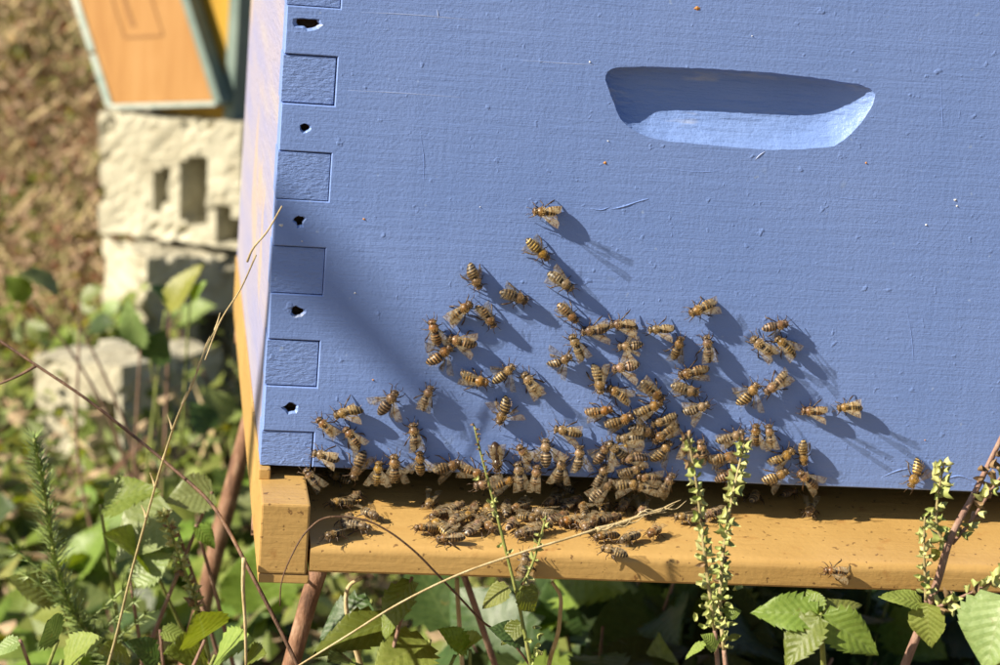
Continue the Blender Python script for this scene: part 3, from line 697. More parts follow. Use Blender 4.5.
for k in (16, 19, 21, 23, 25):
    p = P[k]; d = (RT*rn.choice((-1, 1, 1))+UP*.9+TOCAM*.3).normalized(); ss = [p+d*i*7 for i in range(5)]
    mb.tube(ss, .5, 5)
    for s0 in ss:
        for q in range(14):
            dd = (d+Vector((rn.uniform(-1, 1), rn.uniform(-1, 1), rn.uniform(-1, 1)))).normalized(); sd = dd.orthogonal().normalized()*.4; L = rn.uniform(4, 9)
            mb.add([s0-sd, s0+sd, s0+dd*L], [(0, 1, 2)])
tag(mb.obj('needles', M_NEEDLE, t), kind='stuff')
# -- seed spike among the left leaves
t = plant('flowering_herb', G0(-60, 150), 'drooping green seed spike among large leaves left of the pole', 'flower plant')
P = spike(t, [(163, 512), (172, 535), (180, 560), (190, 585), (200, 615)], 120, 30, 3.0, (.5, 1.0), M_GREENSTEM, brown=.25)
stem(t, [P[-1], atY(205, 640, 120), atY(212, 700, 120), G0(-60, 150)], (1.2, 2), M_GREENSTEM)
# ------------------------------------------------------------------ specific leaves low on the left and centre
def leafy(label, Y, items, group='bramble shrubs under and behind the hive', stems=True):
    c = items[0]; b = atY(c[0][0], 700, Y); base = Vector((b.x, Y+30, ground_z(b.x, Y+30)))
    t = plant('bramble_shrub', base, label, 'bramble', group)
    for it in items:
        a, b_, f, mat, kind = it[:5]; wd = it[5] if len(it) > 5 else 1.
        yy = Y+rng.uniform(-25, 25); leaf_px(t, a, b_, yy, f, mat, kind, rng.uniform(-25, 5), wd)
        if stems:
            A = atY(*a, yy); mid = A.lerp(base, .45)+Vector((rng.uniform(-40, 40), rng.uniform(-30, 30), rng.uniform(10, 50)))
            stem(t, [A, A.lerp(mid, .5)+Vector((0, 0, 8)), mid, base], (.8, 1.8), M_GREENSTEM if rng.random() < .6 else M_REDSTEM, seg=5)
    return t
leafy('bramble with long dark serrated leaves hanging right of the front pole', 60, [
    ((395, 618), (312, 652), face(-.2, .7), M_LEAF, 'long', 1.15), ((412, 577), (380, 640), face(-.8, .3), M_LEAF, 'long', 1.3), ((372, 600), (316, 640), face(-.3, 1), M_LEAFDARK, 'bramble'),
    ((430, 640), (375, 668), face(0, .8), M_LEAFMINT, 'bramble', 1.2), ((470, 650), (440, 628), face(-.3, .9), M_LEAF, 'bramble'), ((455, 655), (478, 634), face(.2, .8), M_LEAFMINT, 'bramble'), ((365, 668), (330, 655), face(-.2, 1.1), M_LEAFDARK, 'bramble')])
leafy('bramble with broad sunlit leaves left of the arching dry stalk', 190, [
    ((170, 510), (112, 560), face(-.3, .8), M_LEAFPALE, 'big', 1.1), ((150, 560), (108, 530), face(-.2, .9), M_LEAF, 'big'), ((100, 505), (158, 487), face(-.1, 1.), M_LEAF, 'bramble', 1.1), ((212, 492), (165, 500), face(.1, .6), M_LEAFPALE, 'big', 1.1),
    ((130, 580), (172, 552), face(.3, .8), M_LEAFPALE, 'bramble', 1.2), ((60, 600), (8, 575), face(-.3, .9), M_LEAF, 'bramble'), ((196, 525), (216, 548), face(.3, .8), M_LEAF, 'bramble')])
leafy('bramble with small crinkled leaves in the bottom left corner', 90, [
    ((62, 660), (100, 636), face(0, .9), M_LEAFMINT, 'bramble', 1.1), ((58, 640), (45, 618), face(-.4, .9), M_LEAFDARK, 'bramble', 1.3), ((130, 655), (97, 650), face(0, 1.), M_LEAF, 'bramble', 1.2), ((160, 662), (128, 640), face(.2, 1.), M_LEAFDARK, 'bramble', 1.2),
    ((210, 660), (168, 650), face(0, .7), M_LEAF, 'bramble', 1.2), ((215, 655), (250, 637), face(.2, .9), M_LEAFMINT, 'bramble', 1.3), ((205, 640), (200, 615), face(.1, .5), M_LEAF, 'mint', 1.4), ((160, 630), (190, 640), face(0, .9), M_LEAFMINT, 'bramble'), ((20, 640), (-8, 655), face(-.2, 1), M_LEAFPALE, 'bramble'), ((240, 668), (262, 650), face(.4, .6), M_LEAF, 'bramble')])
leafy('leafy bramble climbing beside the lower concrete blocks', 900, [
    ((140, 350), (125, 300), face(-.3, .6), M_LEAFPALE, 'long', 1.1), ((150, 360), (165, 330), face(.3, .3), M_LEAFDARK, 'big'), ((165, 310), (200, 262), face(-.5, .5), M_LEAFYEL, 'long', 1.2), ((170, 300), (152, 285), face(0, 1), M_LEAFDARK, 'bramble', 1.2), ((190, 300), (205, 280), face(0, 1), M_LEAF, 'bramble'),
    ((225, 420), (205, 385), face(.3, .5), M_LEAFPALE, 'big'), ((210, 430), (190, 400), face(0, .8), M_LEAFDARK, 'big'), ((60, 290), (20, 270), face(-.4, 1.), M_LEAFPALE, 'bramble', 1.2), ((30, 300), (5, 275), face(-.3, 1.), M_LEAF, 'bramble', 1.2), ((80, 300), (105, 285), face(.2, 1.), M_LEAFPALE, 'bramble')])
t = plant('dry_stem', G0(120, 260), 'curled straw coloured dead leaf hanging under the ochre board', 'dead leaf')
stem(t, [atY(362, 578, 60), atY(350, 585, 60), atY(346, 605, 60), atY(349, 622, 60), atY(356, 650, 60), atY(368, 690, 60)], (.8, 1.4), M_STRAW)
t = plant('dry_stem', G0(200, 260), 'short pale dead leaf curl below the middle of the ochre board', 'dead leaf')
stem(t, [atY(552, 582, 70), atY(560, 595, 70), atY(560, 617, 70), atY(550, 660, 90), atY(540, 720, 120)], (.8, 1.2), M_STRAW)
t = plant('dry_stem', G0(160, 300), 'pale upright dry stalk with reddish neighbour under the ochre board', 'dry stem')
stem(t, [atY(457, 578, 90), atY(458, 600, 90), atY(462, 660, 100), atY(465, 720, 120)], 1.1, M_STRAW); stem(t, [atY(464, 575, 110), atY(478, 615, 110), atY(500, 680, 120)], 1.6, M_REDSTEM)
# ------------------------------------------------------------------ low shrubs on the ground behind (real distances)
def shrub(base, h, n, mats, label, size, kind='bramble', group='bramble shrubs under and behind the hive', r=130):
    t = plant('bramble_shrub', base, label, 'bramble', group)
    tips = []
    for k in range(max(3, n//6)):
        a = rng.uniform(0, 6.28); q = base+Vector((math.cos(a)*r*rng.uniform(.3, 1), math.sin(a)*r*rng.uniform(.3, 1), h*rng.uniform(.5, 1)))
        _, P = stem(t, [base, base.lerp(q, .5)+Vector((0, 0, h*.25)), q], (1.9, .8), rng.choice((M_GREENSTEM, M_REDSTEM, M_TWIG)), seg=5); tips.append(P)
    for k in range(n):
        P = tips[k % len(tips)]; p = P[rng.randrange(len(P)//3, len(P))]
        d = Vector((rng.uniform(-1, 1), rng.uniform(-1, 1), rng.uniform(-.35, .5)))
        add_leaf(t, p, d, Vector((rng.uniform(-1.3, .1), rng.uniform(-.9, 0), 1)), size*rng.uniform(.55, 1.25), rng.choice(mats), kind, rng.uniform(.9, 1.25))
    return t
GREEN = [M_LEAFMINT, M_LEAF, M_LEAF, M_LEAFPALE, M_LEAFDARK, M_LEAFMINT]
ORD = ['nearest', 'second', 'third', 'fourth', 'fifth', 'sixth', 'seventh', 'eighth', 'ninth', 'tenth', 'eleventh', 'twelfth']
for i, Y in enumerate((330, 520, 760, 1000, 1300, 1600)):
    row = []
    for x in range(-620, 900, 135):
        X = x+rng.uniform(-55, 55); yy = Y+rng.uniform(-80, 80); g = G0(X, yy)
        px, py = project(g+Vector((0, 0, 160)))
        if not (-120 < px < 1120 and py < 900): continue
        if px > 290 and py < 570: continue                # behind the hive
        if any(abs(X-bx) < 170 and abs(yy-by) < 150 for bx, by in ((-30, 1900), (-20, 1840), (-175, 1450), (-160, 1250), (-330, 1420))): continue
        row.append((g, px))
    for k, (g, px) in enumerate(row):
        nr = g.y < 700; left = px < 300
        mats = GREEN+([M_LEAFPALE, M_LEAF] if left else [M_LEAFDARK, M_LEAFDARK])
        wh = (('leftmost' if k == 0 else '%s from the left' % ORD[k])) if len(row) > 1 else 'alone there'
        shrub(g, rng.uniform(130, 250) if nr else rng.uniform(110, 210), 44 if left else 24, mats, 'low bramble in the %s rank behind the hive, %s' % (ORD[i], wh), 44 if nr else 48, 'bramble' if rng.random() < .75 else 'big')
# tall dense bramble in the hive's shade, leaf colour darkened to deepen it
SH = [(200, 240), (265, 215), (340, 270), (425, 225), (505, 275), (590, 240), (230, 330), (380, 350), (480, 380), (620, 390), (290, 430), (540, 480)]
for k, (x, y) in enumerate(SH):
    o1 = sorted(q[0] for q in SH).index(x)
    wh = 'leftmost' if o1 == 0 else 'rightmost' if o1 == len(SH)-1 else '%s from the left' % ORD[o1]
    shrub(G0(x, y), 365, 95, [M_LEAFDARK]*4+[M_LEAF], 'bramble coloured dark to deepen shade below the right of the board, ' + wh, 58, 'big' if k % 2 else 'bramble', 'brambles coloured dark to deepen the hive shade', 95)
SW = ((-560, 2100), (-330, 2150), (-470, 2500), (-760, 2700), (-250, 2500), (-600, 3300), (-330, 3000))
for k, (x, y) in enumerate(SW):
    o1 = sorted(q[1]+q[0]*.01 for q in SW).index(y+x*.01)
    shrub(G0(x, y), 120, 26, [M_LEAFYEL, M_LEAFYEL, M_LEAF, M_DRYLEAF], 'yellow green weed on the dry brown slope, %s one counting uphill' % ('lowest' if o1 == 0 else ORD[o1]), 42, 'small', 'weeds on the dry slope', 110)
# ------------------------------------------------------------------ dry litter and grass that nobody could count
def litter(name, n, mat, region, size, hmax, label, seed, blade=False, acc=None):
    r = random.Random(seed); mb = MB()
    for k in range(n):
        x = r.uniform(region[0], region[1]); y = r.uniform(region[2], region[3]); z = ground_z(x, y)+hmax*r.random()**1.6
        p = Vector((x, y, z)); L = size*r.uniform(.5, 1.4)
        if blade:
            d = Vector((r.uniform(-.8, .8), r.uniform(-.8, .8), r.uniform(.2, 1))).normalized()*L; sd = d.cross(Vector((r.uniform(-1, 1), r.uniform(-1, 1), .2))).normalized()*min(.75, L*.006)
            mb.add([p-sd, p+sd, p+d*.6+sd*.7+Vector((0, 0, L*.06)), p+d], [(0, 1, 2, 3)], r.randrange(len(mat)))
        else:
            d = Vector((r.uniform(-1, 1), r.uniform(-1, 1), r.uniform(-.5, .6))).normalized()*L; sd = d.cross(Vector((r.uniform(-1.4, .4), r.uniform(-1, .5), 1))).normalized()*L*.28
            up = d.cross(sd).normalized()*L*.12
            mb.add([p, p+d*.4+sd+up, p+d, p+d*.4-sd+up], [(0, 1, 2), (0, 2, 3)], r.randrange(len(mat)), [(.01, .5), (.4, .999), (1, .5), (.4, .01)])
    o = mb.obj(name, mat, None, origin=Vector(((region[0]+region[1])/2, (region[2]+region[3])/2, -470))); tag(o, label, kind='stuff'); return o
litter('dry_leaf_litter', 105000, [M_DRYLEAF]*8+[M_RUSTLEAF]*2+[M_LEAFYEL, M_LEAFYEL, M_LEAFMINT], (-1400, 350, 1900, 5100), 16, 140, 'dry brown leaves and weeds covering the slope behind', 21)
litter('leaf_litter', 5000, [M_DRYLEAF, M_DRYLEAF, M_LEAFDARK, M_LEAF], (-800, 1100, 150, 1900), 40, 45, 'fallen brown and green leaves on the ground below the hive', 22)
litter('low_weeds', 11000, [M_LEAFMINT, M_LEAFPALE, M_LEAFYEL, M_LEAF, M_DRYLEAF], (-800, 260, 420, 1950), 24, 150, 'small yellow green weeds covering the ground left of the hive', 25)
litter('dry_grass', 22000, [M_STRAW, M_STRAW, M_TANSTEM, M_GREENSTEM, M_DRYLEAF], (-1500, 500, 1900, 4600), 110, 60, 'straw coloured dry grass on the slope behind', 23, True)
litter('ground_grass', 900, [M_STRAW, M_GREENSTEM, M_TWIG], (-700, 900, 250, 1900), 150, 40, 'thin dry grass blades among the brambles', 24, True)
# ------------------------------------------------------------------ bare shrub up-sun of the hive; one of its branches shades the left of the blue front
def make_sun_shrub():
    w1, w2 = atY(316, 266), atY(440, 408); k = 1500.
    c1, c2 = w1-LDIR*k, w2-LDIR*k; d = (c2-c1); top = c1-LDIR*650
    base = Vector((top.x-560, top.y+40, ground_z(top.x-560, top.y)))
    t = plant('bare_shrub', base, 'bare shrub standing beyond the left edge, shading the hive front', 'shrub')
    stem(t, [base, base+Vector((40, 0, 600)), base+Vector((20, 0, top.z-base.z-60)), top+Vector((-330, 10, 90)), top+Vector((-140, 0, 30)), top], (24, 9), M_TWIG, 'trunk', 10)
    stem(t, [top, top.lerp(c1, .5)+Vector((0, 0, 3)), c1, c1+d*.5+Vector((2, 0, -3)), c2], (9, 5), M_TWIG, 'branch', 8)
make_sun_shrub()
# ------------------------------------------------------------------ honey bees
def mat_bee():
    m = Mat('bee_cuticle'); xyz = sep(m, m.tc.outputs['Object']); r = m.rnd()
    x = m.math('ADD', m.math('MULTIPLY', xyz[0], 1/.014), .5)          # -7..7 mm -> 0..1
    X = lambda mm: mm/14+.5
    dk, tan, amb, thx, hd = (.020, .011, .005), (.50, .345, .15), (.33, .155, .032), (.215, .112, .030), (.11, .058, .02)
    st = [(0, dk), (X(-6.1), dk)]
    for a in (-6.05, -4.85, -3.6, -2.35, -1.1):                         # five banded segments
        st += [(X(a), tan), (X(a+.26), tan), (X(a+.42), amb if a > -4 else dk), (X(a+.75), dk), (X(a+1.2), dk)]
    st += [(X(.3), dk), (X(.6), thx), (X(3.9), thx), (X(4.2), hd), (1, hd)]
    st = sorted(st)[:32]
    col = m.ramp(x, st)
    nz = m.noise(m.tc.outputs['Object'], 520, 3, .7)
    col = m.mix(m.ramp(nz, [(.42, .0), (.62, .65)]), col, (.035, .019, .008))
    dkn = m.math('MULTIPLY', m.math('FRACT', m.math('MULTIPLY', r, 13.7)), .32); col = m.mix(m.math('MULTIPLY', dkn, m.ramp(x, [(.3, 1.), (.52, .25)])), col, (.05, .03, .014))
    hs = m.node('HueSaturation'); m.put(col, hs.inputs['Color']); m.put(m.math('ADD', m.math('MULTIPLY', m.math('FRACT', m.math('MULTIPLY', r, 3.1)), .03), .485), hs.inputs['Hue']); m.put(m.math('ADD', m.math('MULTIPLY', r, .85), .62), hs.inputs['Value']); m.put(m.math('ADD', m.math('MULTIPLY', m.math('FRACT', m.math('MULTIPLY', r, 7.3)), .4), .72), hs.inputs['Saturation'])
    m.p.inputs['Sheen Weight'].default_value = .15
    return m.fin(hs.outputs[0], .42, m.bump(m.noise(m.tc.outputs['Object'], 1600, 2), .00012, .6), .5)
M_BEE = mat_bee()
M_BEEEYE = Mat('bee_eye').fin((.012, .009, .008), .18, None, .6)
M_BEELEG = Mat('bee_leg').fin((.060, .032, .014), .4)
M_BEEHAIR = Mat('bee_hair'); M_BEEHAIR = M_BEEHAIR.fin(M_BEEHAIR.mix(M_BEEHAIR.rnd(), (.62, .42, .17), (.46, .30, .11)), .7)
M_POLLEN = Mat('yellow_pollen').fin((.80, .48, .02), .8)
def mat_wing():
    m = Mat('bee_wing'); v = m.node('TexVoronoi', feature='DISTANCE_TO_EDGE'); v.inputs['Scale'].default_value = 620
    m.put(m.coord('Object', (.6, 1.2, 1)), v.inputs['Vector'])
    vein = m.ramp(v.outputs['Distance'], [(.03, 1.), (.07, 0.)])
    col = m.mix(vein, (.55, .46, .30), (.14, .08, .03)); m.fin(col, .22, None, .7)
    tr = m.node('BsdfTransparent'); tr.inputs[0].default_value = (.95, .92, .86, 1); mx = m.node('MixShader')
    m.put(m.math('ADD', m.math('MULTIPLY', vein, .26), .25), mx.inputs[0]); m.put(tr.outputs[0], mx.inputs[1]); m.put(m.p.outputs[0], mx.inputs[2]); m.put(mx.outputs[0], m.out.inputs[0])
    return m.m
M_WING = mat_wing()
STAND = 3.0                                                            # body axis above the surface, mm
def bee_body(seed, slim=1., dark=False, tail=0.):
    r = random.Random(seed); mb = MB(); seg = 12
    rings = [(-6.5, .12), (-6.35, .45), (-5.95, .95), (-5.5, 1.35), (-4.95, 1.7), (-4.8, 1.77), (-4.0, 2.02), (-3.65, 2.06), (-3.5, 2.14), (-2.8, 2.25), (-2.4, 2.25), (-2.25, 2.30), (-1.5, 2.26), (-1.1, 2.16), (-.95, 2.16), (-.4, 1.9), (0, 1.62), (.25, 1.38), (.45, 1.36),
             (.65, 1.5), (1.0, 1.72), (1.6, 1.95), (2.3, 2.08), (3.0, 1.98), (3.55, 1.65), (3.85, 1.3), (4.0, 1.15), (4.12, 1.15), (4.3, 1.3), (4.65, 1.5), (5.0, 1.55), (5.35, 1.38), (5.65, 1.0), (5.85, .6), (5.92, .15)]
    vs = []; fs = []; curl = r.uniform(-.02, .05)+tail; bend = r.uniform(-.045, .045); lng = r.uniform(.92, 1.1)
    for (x, rad) in rings:
        wy, wz = 1., .95; zc = .15; 
        if x < .3: wy *= slim; zc = .15-curl*(x-.3)**2*.6; wz = .9
        elif x > 4.2: wy, wz = 1.08, 1.15; zc = -.35
        for k in range(seg):
            a = 2*math.pi*k/seg
            vs.append((x*(lng if x < 0 else 1), rad*wy*math.cos(a)+(bend*(x-.3)**2 if x < .3 else 0), zc+rad*wz*math.sin(a)))
    for i in range(len(rings)-1):
        for k in range(seg): fs.append((i*seg+k, (i+1)*seg+k, (i+1)*seg+(k+1) % seg, i*seg+(k+1) % seg))
    fs.append(tuple(range(seg))); fs.append(tuple((len(rings)-1)*seg+k for k in range(seg))[::-1])
    mb.add(vs, fs, 0)
    for s in (-1, 1):                                                  # compound eyes
        ev = []; ef = []
        for i in range(6):
            for k in range(8):
                th = math.pi*i/5; a = 2*math.pi*k/8
                ev.append((4.9+.45*math.sin(th)*math.cos(a), s*(1.34+.34*math.sin(th)*math.sin(a)), -.2-.82*math.cos(th)))
        for i in range(5):
            for k in range(8): ef.append((i*8+k, i*8+(k+1) % 8, (i+1)*8+(k+1) % 8, (i+1)*8+k))
        mb.add(ev, ef, 1)
        y = s*.45                                                      # elbowed antenna
        mb.tube([(5.8, y, -.2), (6.7, y+s*.8, .25), (7.6+r.uniform(-.3, .3), y+s*r.uniform(.7, 1.3), -.4), (8.5, y+s*r.uniform(.6, 1.7), -1.0)], [.12, .13, .12, .1], 5, 2)
        for (hx, kx, fx, L) in ((3.2, 4.5, 5.6, 2.9), (2.1, 1.9, 2.0, 3.7), (1.1, -.7, -2.6, 4.4)):
            j = lambda a: r.uniform(-a, a)
            hip = (hx, s*1.1, -1.1); kn = (kx+j(.5), s*(L*.72+j(.3)), -.5+j(.6)); an = (fx+j(.8), s*(L+j(.5)), -2.1+j(.3)); ft = (fx+(fx-kx)*.45+j(.4), s*(L+.7+j(.5)), -STAND+.1)
            wd = .34 if fx < 0 else .2
            mb.tube([hip, ((hip[0]+kn[0])/2, (hip[1]+kn[1])/2, -.9), kn, ((kn[0]+an[0])/2, (kn[1]+an[1])/2, (kn[2]+an[2])/2-.05), an, ft], [.32, .3, .22, wd+.05, wd*.8, .1], 5, 2)
    return mb.mesh('bee_body', [M_BEE if not dark else M_BEEDARK, M_BEEEYE, M_BEELEG], smooth=True)
M_BEEDARK = Mat('dark_bee_cuticle').fin((.035, .018, .009), .25, None, .6)
BODIES = [bee_body(k, sl, False, tl) for k, (sl, tl) in enumerate(((1., 0), (.95, .02), (.9, .03), (1.03, -.01), (.97, .04), (.93, 0), (1.06, .01), (.88, .05), (.98, -.02), (.92, .02), (1.02, .03), (.96, 0)))]
BODYDARK = bee_body(29, 1.12, True)
def hair_mesh(seed):
    r = random.Random(seed); mb = MB()
    for k in range(430):
        z = r.random(); 
        if k < 290: c = Vector((2.2, 0, .1)); rad = Vector((1.65, 1.9, 1.9))
        elif k < 350: c = Vector((5.0, 0, -.25)); rad = Vector((.95, 1.5, 1.7))
        else: c = Vector((-2.5, 0, .1)); rad = Vector((3.4, 2.0, 1.85))
        d = Vector((r.gauss(0, 1), r.gauss(0, 1), abs(r.gauss(.2, 1)))).normalized()
        p = c+Vector((d.x*rad.x, d.y*rad.y, d.z*rad.z)); L = r.uniform(.35, .75)*(.6 if k >= 350 else 1.15); e = (d+Vector((-.4, 0, 0))+Vector((r.uniform(-.3, .3),)*3)).normalized()*L
        sd = e.cross(Vector((r.uniform(-1, 1), r.uniform(-1, 1), r.uniform(-1, 1)))).normalized()*.055
        mb.add([p-sd, p+sd, p+e], [(0, 1, 2)])
    return mb.mesh('bee_hair', [M_BEEHAIR])
HAIRS = [hair_mesh(k) for k in range(3)]
def wing_mesh(L, W, name):
    n = 14; vs = []; fs = []                                            # along -x, leading edge at +y
    for i in range(n+1):
        u = i/n; w0 = W*(.10+.90*min(1, u/.72)**.8)*(1 if u < .8 else math.sqrt(max(0., 1-((u-.8)/.2)**2))+.02)
        for c in range(3):
            v = c/2; vs.append((-u*L, .25*W*math.sin(u*2.6)*.4-w0*v+.12*W, .10*L*.2*math.sin(u*3.1)+.08*(c == 1)))
    for i in range(n):
        for c in range(2): fs.append((i*3+c, (i+1)*3+c, (i+1)*3+c+1, i*3+c+1))
    mb = MB(); mb.add(vs, fs); return mb.mesh(name, [M_WING], smooth=True)
FOREW, HINDW = wing_mesh(9.0, 3.0, 'forewing'), wing_mesh(6.3, 2.1, 'hindwing')
POLLENM = MB(); POLLENM.box((-.7, -.6, -.5), (.7, .6, .5), 0, .32); POLLENM = POLLENM.mesh('pollen_load', [M_POLLEN], smooth=True)
WING = dict(f=(11, 6, 5), v=(26, 10, 12), s=(58, 14, 20), u=(22, 36, 15), l=(18, 24, 0))   # splay, lift, twist in degrees
BG = 'honey bees gathered on the hive front and landing board'
def bee(x, y, head, surf, wings, label, size=1., dark=False, pollen=False):
    if surf == 'W': p0, n = Vector((0, 0, 0)), Vector((0, -1, 0))
    elif surf == 'F': p0, n = Vector((0, LF, 0)), Vector((0, -1, 0))
    else: p0, n = Vector((0, LF, LZ1)), LN
    h = STAND*size
    c = on_plane(x, y, p0+n*h, n); a = math.radians(head); q = on_plane(x+8*math.cos(a), y-8*math.sin(a), p0+n*h, n)
    fx = (q-c).normalized(); fy = n.cross(fx)
    R = Matrix((fx, fy, n)).transposed()
    R = R @ Matrix.Rotation(math.radians(rng.uniform(-13, 7)), 3, 'Y') @ Matrix.Rotation(math.radians(rng.uniform(-13, 13)), 3, 'X')
    fx = R @ Vector((1, 0, 0))
    o = bpy.data.objects.new('honey_bee', BODYDARK if dark else rng.choice(BODIES)); link(o); tag(o, label, 'bee', BG)
    s = size*(.97 if surf == 'W' else .91)*rng.uniform(.92, 1.09)
    M = (R*s).to_4x4(); M.translation = (c+fx*.2)*MM; o.matrix_world = M
    hr = bpy.data.objects.new('hair', rng.choice(HAIRS)); link(hr, o)
    sp, lift, tw = WING[wings]
    for sd in (1, -1):
        for nm, me, dx, k, dz in (('forewing', FOREW, 2.4, 1., 1.35), ('hindwing', HINDW, 1.5, .62, 1.15)):
            wo = bpy.data.objects.new(nm, me); link(wo, o)
            j = rng.uniform(-6, 11)
            Rz = Matrix.Rotation(math.radians(-sd*(sp*k+j)), 3, 'Z'); Ry = Matrix.Rotation(math.radians((lift+rng.uniform(-3, 6))*(1 if k == 1 else .8)), 3, 'Y'); Rx = Matrix.Rotation(math.radians(-tw*sd), 3, 'X')
            F = Matrix.Diagonal((1, sd, 1))
            L = (Rz @ Ry @ Rx @ F).to_4x4(); L.translation = Vector((dx, sd*1.25, dz+.12*(sd == 1)))*MM; wo.matrix_local = L
    if pollen:
        for sd in (1, -1):
            po = bpy.data.objects.new('pollen_load', POLLENM); link(po, o); po.location = Vector((-1.4, sd*3.6, -.9))*MM
    return o
